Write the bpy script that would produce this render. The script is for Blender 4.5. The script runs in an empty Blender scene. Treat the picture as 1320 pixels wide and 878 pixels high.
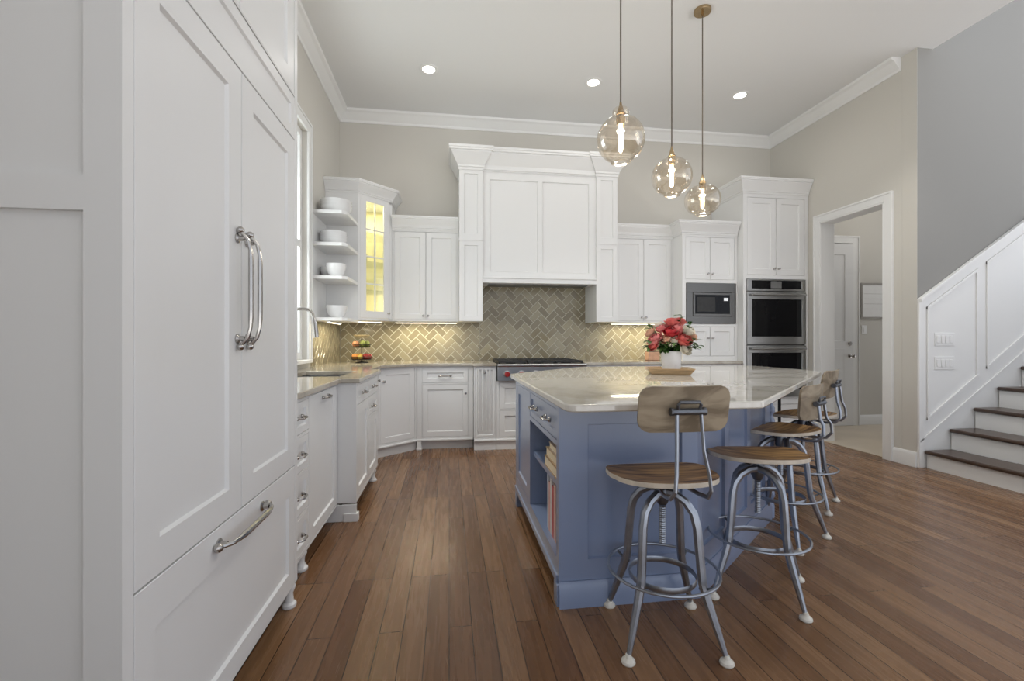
import bpy, bmesh, math, random
from math import sin, cos, pi, radians as R, atan2, hypot
from mathutils import Vector, Matrix
random.seed(7)
S = bpy.context.scene
C = S.collection

# ------------------------------------------------------------------ camera
cam = bpy.data.cameras.new('camera'); cam.sensor_width = 36.0; cam.lens = 36.0 * 587 / 1320
camo = bpy.data.objects.new('camera', cam); C.objects.link(camo)
camo.location = (0, 0, 1.17); camo.rotation_euler = (R(90), 0, R(-7.86))
cam.clip_start = 0.05
S.camera = camo
# ------------------------------------------------------------------ exposure and world
S.view_settings.view_transform = 'Standard'; S.view_settings.look = 'None'
S.view_settings.gamma = 1.0; S.view_settings.use_curve_mapping = False
S.view_settings.exposure = -0.06
WORLD = 1.85
CAN_W = 60.0
PEND_W = 5.0
UNDER_W = 5.5
w = bpy.data.worlds.new('daylight'); S.world = w; w.use_nodes = True
_nt = w.node_tree; bg = _nt.nodes['Background']; bg.inputs[1].default_value = WORLD
_tc = _nt.nodes.new('ShaderNodeTexCoord'); _sp = _nt.nodes.new('ShaderNodeSeparateXYZ'); _rp = _nt.nodes.new('ShaderNodeValToRGB')
_mr = _nt.nodes.new('ShaderNodeMapRange'); _mr.inputs[1].default_value = -1; _mr.inputs[2].default_value = 1
_nt.links.new(_tc.outputs['Generated'], _sp.inputs[0]); _nt.links.new(_sp.outputs['Z'], _mr.inputs[0]); _nt.links.new(_mr.outputs[0], _rp.inputs[0]); _nt.links.new(_rp.outputs[0], bg.inputs[0])
_e = _rp.color_ramp.elements; _e[0].position = .44; _e[0].color = (1.5, 1.5, 1.5, 1); _e[1].position = .52; _e[1].color = (.52, .56, .63, 1)

def lamp(name, kind, loc, power, color, size=0.1, size_y=None, rot=(0, 0, 0), spot=None, parent=None):
    l = bpy.data.lights.new(name, kind); l.energy = power; l.color = color
    if kind == 'AREA':
        l.size = size
        if size_y: l.shape = 'RECTANGLE'; l.size_y = size_y
    else:
        l.shadow_soft_size = size
    if kind == 'SPOT': l.spot_size = R(spot); l.spot_blend = 0.6
    o = bpy.data.objects.new(name, l); C.objects.link(o); o.location = loc; o.rotation_euler = rot
    if parent: o.parent = parent
    return o
WARM = (1.0, 0.90, 0.64)
lamp('window_daylight', 'AREA', (-1.60, 3.715, 2.03), 45, (.95, .98, 1.0), 2.0, 1.15, rot=(R(90), 0, R(-90)))

# ------------------------------------------------------------------ materials
def mat(name, col, rough=0.5, metal=0.0, var=0.0, vscale=8.0, bump=0.0, stretch=None, spec=None, coat=0.0, emit=None, estr=0.0):
    m = bpy.data.materials.new(name); m.use_nodes = True
    nt = m.node_tree; b = nt.nodes['Principled BSDF']
    b.inputs['Base Color'].default_value = (*col, 1); b.inputs['Roughness'].default_value = rough
    b.inputs['Metallic'].default_value = metal
    if spec is not None: b.inputs['Specular IOR Level'].default_value = spec
    if coat: b.inputs['Coat Weight'].default_value = coat; b.inputs['Coat Roughness'].default_value = 0.22
    if emit: b.inputs['Emission Color'].default_value = (*emit, 1); b.inputs['Emission Strength'].default_value = estr
    if var or bump:
        tc = nt.nodes.new('ShaderNodeTexCoord'); mp = nt.nodes.new('ShaderNodeMapping')
        nt.links.new(tc.outputs['Object'], mp.inputs[0])
        if stretch: mp.inputs['Scale'].default_value = stretch
        n = nt.nodes.new('ShaderNodeTexNoise'); n.inputs['Scale'].default_value = vscale; n.inputs['Detail'].default_value = 5
        nt.links.new(mp.outputs[0], n.inputs[0])
        if var:
            r = nt.nodes.new('ShaderNodeValToRGB'); e = r.color_ramp.elements
            e[0].position = .3; e[1].position = .7
            e[0].color = (*[max(0, c * (1 - var)) for c in col], 1); e[1].color = (*[min(1, c * (1 + var)) for c in col], 1)
            nt.links.new(n.outputs['Fac'], r.inputs[0]); nt.links.new(r.outputs[0], b.inputs['Base Color'])
        if bump:
            bp = nt.nodes.new('ShaderNodeBump'); bp.inputs['Strength'].default_value = bump; bp.inputs['Distance'].default_value = .003
            nt.links.new(n.outputs['Fac'], bp.inputs['Height']); nt.links.new(bp.outputs[0], b.inputs['Normal'])
    return m

M = {}
M['white'] = mat('white_cabinet_paint', (.78, .78, .775), .32, bump=.02, vscale=60)
M['trimw'] = mat('white_trim_paint', (.80, .80, .79), .38, bump=.02, vscale=40)
M['ceil'] = mat('ceiling_paint', (.78, .785, .785), .8, bump=.03, vscale=120)
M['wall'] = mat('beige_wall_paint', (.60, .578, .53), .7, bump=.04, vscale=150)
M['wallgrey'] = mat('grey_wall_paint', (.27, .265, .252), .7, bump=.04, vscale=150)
M['blue'] = mat('blue_grey_island_paint', (.225, .285, .43), .28, bump=.02, vscale=60, coat=.7)
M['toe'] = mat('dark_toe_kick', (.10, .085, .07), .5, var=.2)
M['metal'] = mat('brushed_nickel', (.46, .44, .42), .22, 1.0, var=.05, vscale=40)
M['steel'] = mat('stainless_steel', (.44, .44, .44), .3, 1.0, var=.07, vscale=6, stretch=(1, 1, 60))
M['steeld'] = mat('darker_stainless', (.15, .147, .142), .36, 1.0, var=.07, vscale=6, stretch=(1, 1, 60))
M['bglass'] = mat('black_oven_glass', (.006, .006, .007), .06, 0, var=.3, vscale=2, spec=.22)
M['black'] = mat('black_cast_iron', (.02, .02, .02), .5, var=.3, vscale=30)
M['screen'] = mat('grey_display_glass', (.16, .16, .16), .2, var=.1)
M['red'] = mat('red_knob_enamel', (.32, .02, .02), .25, var=.1)
M['stoolsteel'] = mat('raw_grey_stool_steel', (.36, .385, .43), .33, .9, var=.18, vscale=14, bump=.05)
M['darksteel'] = mat('dark_stool_steel', (.16, .17, .19), .4, .9, var=.2, vscale=14)
M['glide'] = mat('cream_rubber_glide', (.70, .67, .60), .5, var=.06)
M['ceramic'] = mat('white_ceramic', (.80, .80, .80), .18, var=.02)
M['brass'] = mat('aged_brass', (.42, .31, .18), .25, 1.0, var=.1, vscale=30)
M['cord'] = mat('dark_brown_cord', (.10, .075, .055), .6, var=.15)
M['pale'] = mat('pale_ply_edge', (.62, .55, .45), .5, var=.15, vscale=20)
M['tray'] = mat('light_wood_tray', (.52, .36, .20), .45, var=.25, vscale=5, stretch=(2, 18, 18))
M['door'] = mat('white_door_paint', (.76, .76, .76), .35, bump=.02, vscale=40)
M['tilefloor'] = mat('beige_floor_tile', (.55, .47, .37), .35, var=.08, vscale=3)
M['tread'] = mat('dark_stair_tread', (.065, .038, .026), .28, var=.3, vscale=4, stretch=(16, 1, 16))
M['paper'] = mat('white_paper', (.80, .80, .79), .7, var=.02)
M['pages'] = mat('cream_page_edges', (.74, .62, .44), .8, var=.08, vscale=60)
M['frame'] = mat('grey_frame', (.33, .31, .28), .4, var=.1)
M['cream'] = mat('cream_cabinet_lining', (.80, .74, .50), .6, var=.02)
M['green'] = mat('leaf_green', (.06, .14, .03), .5, var=.4, vscale=20)
M['green2'] = mat('pale_leaf_green', (.17, .27, .09), .5, var=.4, vscale=20)
M['coral'] = mat('coral_petal', (.72, .16, .14), .6, var=.25, vscale=25)
M['pink'] = mat('pink_petal', (.78, .27, .26), .6, var=.25, vscale=25)
M['petalred'] = mat('red_petal', (.60, .05, .06), .6, var=.25, vscale=25)
M['petalwhite'] = mat('white_petal', (.80, .74, .62), .6, var=.1, vscale=25)
M['peach'] = mat('peach_petal', (.80, .48, .33), .6, var=.2, vscale=25)
M['stem'] = mat('stem_green', (.07, .16, .04), .5, var=.3)
M['terracotta'] = mat('peach_terracotta', (.62, .36, .24), .7, var=.12, vscale=20)
M['orange'] = mat('orange_peel', (.72, .30, .07), .4, var=.12, vscale=30, bump=.2)
M['peachfruit'] = mat('peach_skin', (.72, .33, .16), .55, var=.25, vscale=12)
M['apple'] = mat('red_apple_skin', (.34, .03, .025), .25, var=.45, vscale=14)
M['lime'] = mat('green_pear_skin', (.28, .33, .08), .4, var=.2, vscale=14)
M['lemon'] = mat('yellow_lemon_peel', (.62, .43, .07), .4, var=.15, vscale=30, bump=.2)
M['wire'] = mat('dark_wire', (.05, .045, .04), .4, .7, var=.1)
M['woven'] = mat('pale_woven_straw', (.66, .54, .32), .6, var=.25, vscale=60)
M['grout'] = mat('cream_grout', (.60, .57, .48), .8, var=.05, vscale=30)

def glass(name, tint, gl=0.12):
    m = bpy.data.materials.new(name); m.use_nodes = True; nt = m.node_tree
    for n in list(nt.nodes): nt.nodes.remove(n)
    out = nt.nodes.new('ShaderNodeOutputMaterial'); mx = nt.nodes.new('ShaderNodeMixShader')
    t = nt.nodes.new('ShaderNodeBsdfTransparent'); t.inputs[0].default_value = (*tint, 1)
    g = nt.nodes.new('ShaderNodeBsdfGlossy'); g.inputs['Roughness'].default_value = .03
    lw = nt.nodes.new('ShaderNodeLayerWeight'); lw.inputs[0].default_value = .35
    mu = nt.nodes.new('ShaderNodeMath'); mu.operation = 'MULTIPLY_ADD'; mu.inputs[1].default_value = .55; mu.inputs[2].default_value = gl * .3
    nt.links.new(lw.outputs['Facing'], mu.inputs[0]); nt.links.new(mu.outputs[0], mx.inputs[0])
    nt.links.new(t.outputs[0], mx.inputs[1]); nt.links.new(g.outputs[0], mx.inputs[2]); nt.links.new(mx.outputs[0], out.inputs[0])
    return m
M['amberglass'] = glass('amber_seeded_glass', (.95, .89, .80), .2)
M['pane'] = glass('clear_pane', (.95, .97, .96), .15)

def emis(name, col, s):
    m = bpy.data.materials.new(name); m.use_nodes = True; nt = m.node_tree
    b = nt.nodes['Principled BSDF']; b.inputs['Base Color'].default_value = (.8, .8, .8, 1)
    b.inputs['Emission Color'].default_value = (*col, 1); b.inputs['Emission Strength'].default_value = s
    return m
M['canlight'] = emis('recessed_lamp', (1, .95, .86), 9)
M['filament'] = emis('bulb_glow', (1, .78, .48), 9)
M['strip'] = emis('under_cabinet_strip', (1, .88, .66), 4)

def wood_floor():
    m = bpy.data.materials.new('brown_plank_floor'); m.use_nodes = True; nt = m.node_tree; b = nt.nodes['Principled BSDF']; L = nt.links
    tc = nt.nodes.new('ShaderNodeTexCoord'); sep = nt.nodes.new('ShaderNodeSeparateXYZ'); L.new(tc.outputs['Object'], sep.inputs[0])
    cb = nt.nodes.new('ShaderNodeCombineXYZ'); L.new(sep.outputs['Y'], cb.inputs['X']); L.new(sep.outputs['X'], cb.inputs['Y'])
    br = nt.nodes.new('ShaderNodeTexBrick'); L.new(cb.outputs[0], br.inputs['Vector'])
    br.offset = .37; br.offset_frequency = 3; br.squash = 1
    br.inputs['Scale'].default_value = 1; br.inputs['Brick Width'].default_value = 1.15; br.inputs['Row Height'].default_value = .092
    br.inputs['Mortar Size'].default_value = .0019; br.inputs['Mortar Smooth'].default_value = .1
    br.inputs['Color1'].default_value = (0, 0, 0, 1); br.inputs['Color2'].default_value = (1, 1, 1, 1); br.inputs['Mortar'].default_value = (.5, .5, .5, 1)
    mp = nt.nodes.new('ShaderNodeMapping'); mp.inputs['Scale'].default_value = (1.2, 22, 1); L.new(cb.outputs[0], mp.inputs[0])
    addv = nt.nodes.new('ShaderNodeVectorMath'); addv.operation = 'MULTIPLY_ADD'; addv.inputs[1].default_value = (13, 13, 13)
    L.new(br.outputs['Color'], addv.inputs[0]); L.new(mp.outputs[0], addv.inputs[2])
    n = nt.nodes.new('ShaderNodeTexNoise'); n.inputs['Scale'].default_value = 2.2; n.inputs['Detail'].default_value = 6; n.inputs['Distortion'].default_value = .6
    L.new(addv.outputs[0], n.inputs[0])
    n2 = nt.nodes.new('ShaderNodeTexNoise'); n2.inputs['Scale'].default_value = 1.1; L.new(tc.outputs['Object'], n2.inputs[0])
    r1 = nt.nodes.new('ShaderNodeValToRGB'); e = r1.color_ramp.elements
    e[0].color = (.145, .069, .031, 1); e[1].color = (.265, .148, .075, 1); e.new(.5).color = (.20, .106, .052, 1)
    L.new(br.outputs['Color'], r1.inputs[0])
    r2 = nt.nodes.new('ShaderNodeValToRGB'); e = r2.color_ramp.elements
    e[0].position = .25; e[1].position = .75; e[0].color = (.80, .77, .74, 1); e[1].color = (1.15, 1.15, 1.15, 1)
    L.new(n.outputs['Fac'], r2.inputs[0])
    mul = nt.nodes.new('ShaderNodeMix'); mul.data_type = 'RGBA'; mul.blend_type = 'MULTIPLY'; mul.inputs[0].default_value = 1
    L.new(r1.outputs[0], mul.inputs[6]); L.new(r2.outputs[0], mul.inputs[7])
    mm = nt.nodes.new('ShaderNodeMix'); mm.data_type = 'RGBA'; L.new(br.outputs['Fac'], mm.inputs[0]); L.new(mul.outputs[2], mm.inputs[6])
    mm.inputs[7].default_value = (.035, .018, .01, 1)
    L.new(mm.outputs[2], b.inputs['Base Color'])
    b.inputs['Specular IOR Level'].default_value = .38
    rr = nt.nodes.new('ShaderNodeMapRange'); rr.inputs[3].default_value = .18; rr.inputs[4].default_value = .36; L.new(n.outputs['Fac'], rr.inputs[0]); L.new(rr.outputs[0], b.inputs['Roughness'])
    bp = nt.nodes.new('ShaderNodeBump'); bp.inputs['Strength'].default_value = .12; bp.inputs['Distance'].default_value = .004
    L.new(n.outputs['Fac'], bp.inputs['Height']); L.new(bp.outputs[0], b.inputs['Normal'])
    return m
M['floor'] = wood_floor()

def stone(name, base, vein, rough):
    m = bpy.data.materials.new(name); m.use_nodes = True; nt = m.node_tree; b = nt.nodes['Principled BSDF']; L = nt.links
    tc = nt.nodes.new('ShaderNodeTexCoord')
    n = nt.nodes.new('ShaderNodeTexNoise'); n.inputs['Scale'].default_value = 3; n.inputs['Detail'].default_value = 8; n.inputs['Distortion'].default_value = 1.5
    n2 = nt.nodes.new('ShaderNodeTexNoise'); n2.inputs['Scale'].default_value = 45; n2.inputs['Detail'].default_value = 3
    L.new(tc.outputs['Object'], n.inputs[0]); L.new(tc.outputs['Object'], n2.inputs[0])
    r = nt.nodes.new('ShaderNodeValToRGB'); e = r.color_ramp.elements
    e[0].position = .38; e[1].position = .52; e[0].color = (*vein, 1); e[1].color = (*base, 1)
    L.new(n.outputs['Fac'], r.inputs[0])
    mx = nt.nodes.new('ShaderNodeMix'); mx.data_type = 'RGBA'; mx.blend_type = 'OVERLAY'; mx.inputs[0].default_value = .18
    L.new(r.outputs[0], mx.inputs[6]); L.new(n2.outputs['Fac'], mx.inputs[7]); L.new(mx.outputs[2], b.inputs['Base Color'])
    b.inputs['Roughness'].default_value = rough
    b.inputs['Specular IOR Level'].default_value = .7
    return m
M['quartz'] = stone('pale_quartz', (.66, .63, .57), (.56, .525, .46), .035)
M['granite'] = stone('taupe_stone', (.44, .40, .33), (.34, .30, .24), .09)

def tile_mat():
    m = bpy.data.materials.new('glazed_sage_tile'); m.use_nodes = True; nt = m.node_tree; b = nt.nodes['Principled BSDF']; L = nt.links
    g = nt.nodes.new('ShaderNodeNewGeometry'); r = nt.nodes.new('ShaderNodeValToRGB'); e = r.color_ramp.elements
    e[0].color = (.235, .20, .135, 1); e[1].color = (.36, .322, .225, 1)
    L.new(g.outputs['Random Per Island'], r.inputs[0]); L.new(r.outputs[0], b.inputs['Base Color'])
    b.inputs['Roughness'].default_value = .1; b.inputs['Specular IOR Level'].default_value = .42
    return m
M['tile'] = tile_mat()

def seat_wood(name, dark, light):
    m = bpy.data.materials.new(name); m.use_nodes = True; nt = m.node_tree; b = nt.nodes['Principled BSDF']; L = nt.links
    tc = nt.nodes.new('ShaderNodeTexCoord'); mp = nt.nodes.new('ShaderNodeMapping'); mp.inputs['Scale'].default_value = (1.5, 14, 6); L.new(tc.outputs['Object'], mp.inputs[0])
    n = nt.nodes.new('ShaderNodeTexNoise'); n.inputs['Scale'].default_value = 2.4; n.inputs['Detail'].default_value = 6; n.inputs['Distortion'].default_value = .8; L.new(mp.outputs[0], n.inputs[0])
    r = nt.nodes.new('ShaderNodeValToRGB'); e = r.color_ramp.elements; e[0].position = .38; e[1].position = .62
    e[0].color = (*dark, 1); e[1].color = (*light, 1); L.new(n.outputs['Fac'], r.inputs[0]); L.new(r.outputs[0], b.inputs['Base Color'])
    b.inputs['Roughness'].default_value = .42; b.inputs['Specular IOR Level'].default_value = .3
    return m
M['seat'] = seat_wood('walnut_seat', (.085, .035, .012), (.46, .265, .10))
M['backwood'] = seat_wood('weathered_back', (.20, .155, .105), (.38, .31, .22))

# ------------------------------------------------------------------ mesh helpers
class MB:
    def __init__(s): s.v = []; s.f = []
    def add(s, vs, fs):
        o = len(s.v); s.v += [tuple(p) for p in vs]; s.f += [tuple(i + o for i in f) for f in fs]
    def box(s, x0, y0, z0, x1, y1, z1, m=None):
        if x0 > x1: x0, x1 = x1, x0
        if y0 > y1: y0, y1 = y1, y0
        if z0 > z1: z0, z1 = z1, z0
        vs = [Vector(p) for p in ((x0, y0, z0), (x1, y0, z0), (x1, y1, z0), (x0, y1, z0), (x0, y0, z1), (x1, y0, z1), (x1, y1, z1), (x0, y1, z1))]
        if m: vs = [m @ p for p in vs]
        s.add(vs, [(0, 3, 2, 1), (4, 5, 6, 7), (0, 1, 5, 4), (1, 2, 6, 5), (2, 3, 7, 6), (3, 0, 4, 7)])
    def prism(s, poly, z0, z1):
        n = len(poly)
        a = sum(poly[i][0] * poly[(i + 1) % n][1] - poly[(i + 1) % n][0] * poly[i][1] for i in range(n))
        if a < 0: poly = poly[::-1]
        vs = [(x, y, z0) for x, y in poly] + [(x, y, z1) for x, y in poly]
        s.add(vs, [tuple(range(n - 1, -1, -1)), tuple(range(n, 2 * n))] + [(i, (i + 1) % n, n + (i + 1) % n, n + i) for i in range(n)])
    def prism_xz(s, poly, y0, y1):   # polygon in x-z, extruded along y
        n = len(poly)
        a = sum(poly[i][0] * poly[(i + 1) % n][1] - poly[(i + 1) % n][0] * poly[i][1] for i in range(n))
        if a < 0: poly = poly[::-1]
        vs = [(x, y0, z) for x, z in poly] + [(x, y1, z) for x, z in poly]
        s.add(vs, [tuple(range(n)), tuple(range(2 * n - 1, n - 1, -1))] + [(i, n + i, n + (i + 1) % n, (i + 1) % n) for i in range(n)])
    def tube(s, path, r, seg=10, closed=False, flat=None):
        P = [Vector(p) for p in path]; n = len(P); rs = r if isinstance(r, (list, tuple)) else [r] * n
        rings = []; up = None
        for i in range(n):
            a = P[i - 1] if (i > 0 or closed) else P[i]; b = P[(i + 1) % n] if (i < n - 1 or closed) else P[i]
            t = (b - a).normalized()
            if up is None:
                up = Vector((0, 0, 1)) if abs(t.z) < .9 else Vector((1, 0, 0))
            u = up - t * up.dot(t)
            if u.length < 1e-5: u = t.orthogonal()
            u.normalize(); up = u; v = t.cross(u)
            fu, fv = flat or (1, 1)
            rings.append([P[i] + (u * cos(2 * pi * k / seg) * fu + v * sin(2 * pi * k / seg) * fv) * rs[i] for k in range(seg)])
        vs = [p for rg in rings for p in rg]; fs = []
        for i in range(n if closed else n - 1):
            j = (i + 1) % n
            for k in range(seg):
                k2 = (k + 1) % seg
                fs.append((i * seg + k, i * seg + k2, j * seg + k2, j * seg + k))
        if not closed:
            fs.append(tuple(range(seg - 1, -1, -1))); fs.append(tuple((n - 1) * seg + k for k in range(seg)))
        s.add(vs, fs)
    def lathe(s, prof, c=(0, 0, 0), seg=28, m=None, cap=True):   # prof: list of (r, z)
        vs = []; fs = []; n = len(prof)
        for r_, z in prof:
            for k in range(seg):
                vs.append(Vector((r_ * cos(2 * pi * k / seg), r_ * sin(2 * pi * k / seg), z)))
        for i in range(n - 1):
            for k in range(seg):
                k2 = (k + 1) % seg
                fs.append((i * seg + k, i * seg + k2, (i + 1) * seg + k2, (i + 1) * seg + k))
        if cap:
            fs.append(tuple(range(seg - 1, -1, -1))); fs.append(tuple((n - 1) * seg + k for k in range(seg)))
        if m: vs = [m @ p for p in vs]
        c = Vector(c); s.add([p + c for p in vs], fs)
    def sphere(s, c, r, seg=16, rings=10, sq=(1, 1, 1), m=None):
        prof = [(r * sin(pi * i / rings), -r * cos(pi * i / rings)) for i in range(rings + 1)]
        prof[0] = (r * .02, -r); prof[-1] = (r * .02, r)
        mm = Matrix.Diagonal((*sq, 1)); mm = (m @ mm) if m else mm
        s.lathe(prof, c, seg, mm)
    def sweep(s, path, prof, caps=True):   # prof (out, z); out = right-hand side of travel
        n = len(path); D = []
        for i in range(n - 1):
            d = Vector((path[i + 1][0] - path[i][0], path[i + 1][1] - path[i][1])).normalized(); D.append(Vector((d.y, -d.x)))
        vs = []; k = len(prof)
        for i in range(n):
            if i == 0: m = D[0]
            elif i == n - 1: m = D[-1]
            else: m = (D[i - 1] + D[i]) / (1 + D[i - 1].dot(D[i]))
            for o, z in prof: vs.append((path[i][0] + m.x * o, path[i][1] + m.y * o, z))
        fs = []
        for i in range(n - 1):
            for j in range(k):
                j2 = (j + 1) % k
                fs.append((i * k + j, i * k + j2, (i + 1) * k + j2, (i + 1) * k + j))
        if caps: fs.append(tuple(range(k - 1, -1, -1))); fs.append(tuple((n - 1) * k + j for j in range(k)))
        s.add(vs, fs)
    def shaker(s, x0, z0, x1, z1, y=0.0, th=.019, st=.06, rec=.009, bev=.006, sb=None, stt=None):
        # recessed-panel slab facing -y (front at y)
        c = .0015; sb = sb or st; stt = stt or st
        def rect(a, b, cc, d, yy): return [(a, yy, b), (cc, yy, b), (cc, yy, d), (a, yy, d)]
        vs = rect(x0, z0, x1, z1, y + th) + rect(x0, z0, x1, z1, y + c) + rect(x0 + c, z0 + c, x1 - c, z1 - c, y) \
            + rect(x0 + st, z0 + sb, x1 - st, z1 - stt, y) + rect(x0 + st + bev, z0 + sb + bev, x1 - st - bev, z1 - stt - bev, y + rec)
        fs = [(3, 2, 1, 0)]
        for L in range(4):
            for k in range(4):
                k2 = (k + 1) % 4
                fs.append((L * 4 + k, L * 4 + k2, (L + 1) * 4 + k2, (L + 1) * 4 + k))
        fs.append((16, 17, 18, 19)); s.add(vs, fs)
    def build(s, name, m, parent=None, world=False, bevel=0, smooth=True, ang=32, solid=0):
        if world and parent is not None:
            inv = RM(parent).inverted(); s.v = [tuple(inv @ Vector(p)) for p in s.v]
        me = bpy.data.meshes.new(name); me.from_pydata(s.v, [], s.f); me.update()
        bm = bmesh.new(); bm.from_mesh(me); bmesh.ops.recalc_face_normals(bm, faces=bm.faces); bm.to_mesh(me); bm.free()
        if smooth:
            me.polygons.foreach_set('use_smooth', [True] * len(me.polygons)); me.set_sharp_from_angle(angle=R(ang))
        me.materials.append(M[m] if isinstance(m, str) else m)
        o = bpy.data.objects.new(name, me); C.objects.link(o)
        if parent is not None: o.parent = parent
        if bevel:
            b = o.modifiers.new('bevel', 'BEVEL'); b.width = bevel; b.segments = 2; b.limit_method = 'ANGLE'; b.angle_limit = R(40)
        if solid:
            b = o.modifiers.new('solid', 'SOLIDIFY'); b.thickness = solid; b.offset = 0
        return o

def RM(o):
    m = Matrix.Translation(o.location) @ o.rotation_euler.to_matrix().to_4x4()
    return RM(o.parent) @ m if o.parent else m
def thing(name, label, cat, loc=(0, 0, 0), rz=0, group=None):
    o = bpy.data.objects.new(name, None); C.objects.link(o); o.location = loc; o.rotation_euler = (0, 0, R(rz))
    o.empty_display_size = .05
    return tag(o, label, cat, group)
def tag(o, label, cat, group=None):
    o['label'] = label; o['category'] = cat
    if group: o['group'] = group
    return o
def struct(o, label=None, cat=None):
    o['kind'] = 'structure'
    if label: o['label'] = label; o['category'] = cat or 'room'
    return o
def dup(root, loc, rz, label, group=None):
    r = root.copy(); C.objects.link(r); r.location = loc; r.rotation_euler = (0, 0, R(rz)); r['label'] = label
    if group: r['group'] = group
    for ch in list(root.children):
        c = ch.copy(); C.objects.link(c); c.parent = r
        for g in list(ch.children):
            d = g.copy(); C.objects.link(d); d.parent = c
    return r
def arc(c, r, a0, a1, n, plane='xz'):
    out = []
    for i in range(n + 1):
        a = R(a0 + (a1 - a0) * i / n)
        p = [c[0], c[1], c[2]]
        i0, i1 = {'xz': (0, 2), 'xy': (0, 1), 'yz': (1, 2)}[plane]
        p[i0] += r * cos(a); p[i1] += r * sin(a); out.append(tuple(p))
    return out

XL, YB, XR, ZC = -1.274, 5.58, 4.27, 3.87
YC = 3.645          # corner of the right wall, start of the stair wall

# ------------------------------------------------------------------ room shell
b = MB(); b.box(XL - .15, -2.6, -.1, 8.2, YB + .14, 0)
struct(b.build('floor', 'floor'), 'brown hardwood plank floor', 'floor')
b = MB(); b.box(4.30, 3.80, .0005, 8.2, YB, .006); b.build('floor_tile', 'tilefloor'); struct(bpy.data.objects['floor_tile'], 'beige tile floor beyond the doorway', 'floor')
b = MB(); b.box(XL - .15, YB, 0, 8.2, YB + .14, ZC + .2); struct(b.build('wall_back', 'wall'), 'beige back wall above the cabinets', 'wall')
WY0, WY1, WZ0, WZ1 = 3.10, 4.33, 1.0, 3.06
b = MB()
b.box(XL - .14, -2.6, 0, XL, WY0, ZC); b.box(XL - .14, WY1, 0, XL, YB, ZC)
b.box(XL - .14, WY0, 0, XL, WY1, WZ0); b.box(XL - .14, WY0, WZ1, XL, WY1, ZC)
struct(b.build('wall_left', 'wall'), 'beige left wall with the sink window', 'wall')
b = MB(); b.box(XL - .14, -.75, 0, -.42, -.60, ZC); struct(b.build('wall_light_block', 'wall'), 'added beige wall behind the viewer on the left, cutting daylight', 'wall')  # unseen wall added to cut daylight on the refrigerator end panel
DY0, DY1, DZ = 3.955, 4.735, 2.535
b = MB()
b.box(XR, YC + .14, 0, XR + .14, DY0, ZC + .2); b.box(XR, DY1, 0, XR + .14, YB, ZC + .2); b.box(XR, DY0, DZ, XR + .14, DY1, ZC + .2)
struct(b.build('wall_right', 'wall'), 'beige right wall around the cased doorway', 'wall')
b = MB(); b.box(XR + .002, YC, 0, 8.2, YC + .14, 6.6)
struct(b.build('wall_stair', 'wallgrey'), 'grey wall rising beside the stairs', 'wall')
b = MB(); b.box(XR, YC + .0, 0, XR + .0019, YC + .139, ZC); struct(b.build('wall_corner', 'wall'))
b = MB(); b.prism([(XL - .14, -2.6), (4.44, -2.6), (4.44, YC - .001), (XR + .139, YC + .139), (XR + .139, YB + .1), (XL - .14, YB + .1)], ZC, ZC + .25)
struct(b.build('ceiling', 'ceil'), 'white kitchen ceiling', 'ceiling')
b = MB(); b.box(XR + .141, YC + .141, 3.2, 8.2, YB, 3.4); struct(b.build('ceiling_hall', 'ceil'))
b = MB(); b.box(4.441, -2.6, 6.3, 8.2, YC + .14, 6.6); struct(b.build('ceiling_light_block', 'ceil'))  # unseen cover added over the stairwell to weaken daylight from above
# crown moulding along the ceiling
prof = [(0, ZC - .13), (.012, ZC - .13), (.018, ZC - .105), (.035, ZC - .09), (.075, ZC - .04), (.10, ZC - .025), (.105, ZC - .001), (0, ZC - .001)]
b = MB(); b.sweep([(XL, 2.3), (XL, YB), (XR, YB), (XR, YC + .15)], prof)
struct(b.build('trim_1', 'trimw', ang=20), 'white crown moulding along the ceiling', 'moulding')
# doorway casing and jamb
b = MB()
cw, ct = .09, .022
def casing_bar(b, y0, z0, y1, z1):
    b.box(XR - ct, y0, z0, XR, y1, z1); b.box(XR - ct - .006, y0 + .004, z0 + (0.004 if z0 > 1 else 0), XR - ct, y1 - .055 if y1 - y0 < .2 else y1 - .004, z1 - .004)
b.box(XR - ct, DY0 - cw, 0, XR - .0005, DY0 - .004, DZ + cw); b.box(XR - ct, DY1 + .004, 0, XR - .0005, DY1 + cw, DZ + cw)
b.box(XR - ct, DY0 - .004, DZ + .004, XR - .0005, DY1 + .004, DZ + cw)
b.box(XR - ct - .008, DY0 - cw, 0, XR - ct, DY0 - cw + .02, DZ + cw); b.box(XR - ct - .008, DY1 + cw - .02, 0, XR - ct, DY1 + cw, DZ + cw)
b.box(XR - ct - .008, DY0 - cw + .02, DZ + cw - .02, XR - ct, DY1 + cw - .02, DZ + cw)
b.box(XR - .02, DY0 - .003, 0, XR + .16, DY0 + .012, DZ); b.box(XR - .02, DY1 - .012, 0, XR + .16, DY1 + .003, DZ); b.box(XR - .02, DY0, DZ - .012, XR + .16, DY1, DZ + .003)
struct(b.build('trim_2', 'trimw', bevel=.002), 'white casing of the doorway', 'door casing')
bprof = [(0, 0), (.016, 0), (.016, .11), (.012, .125), (.006, .14), (0, .14)]
b = MB(); b.sweep([(XR, DY0 - cw), (XR, YC)], bprof)
struct(b.build('baseboard_right', 'trimw'), 'white baseboard beside the doorway', 'baseboard')
b = MB(); b.sweep([(5.59, YB), (8.1, YB)], bprof); struct(b.build('baseboard_hall', 'trimw'), 'white baseboard in the side hall', 'baseboard')
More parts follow.
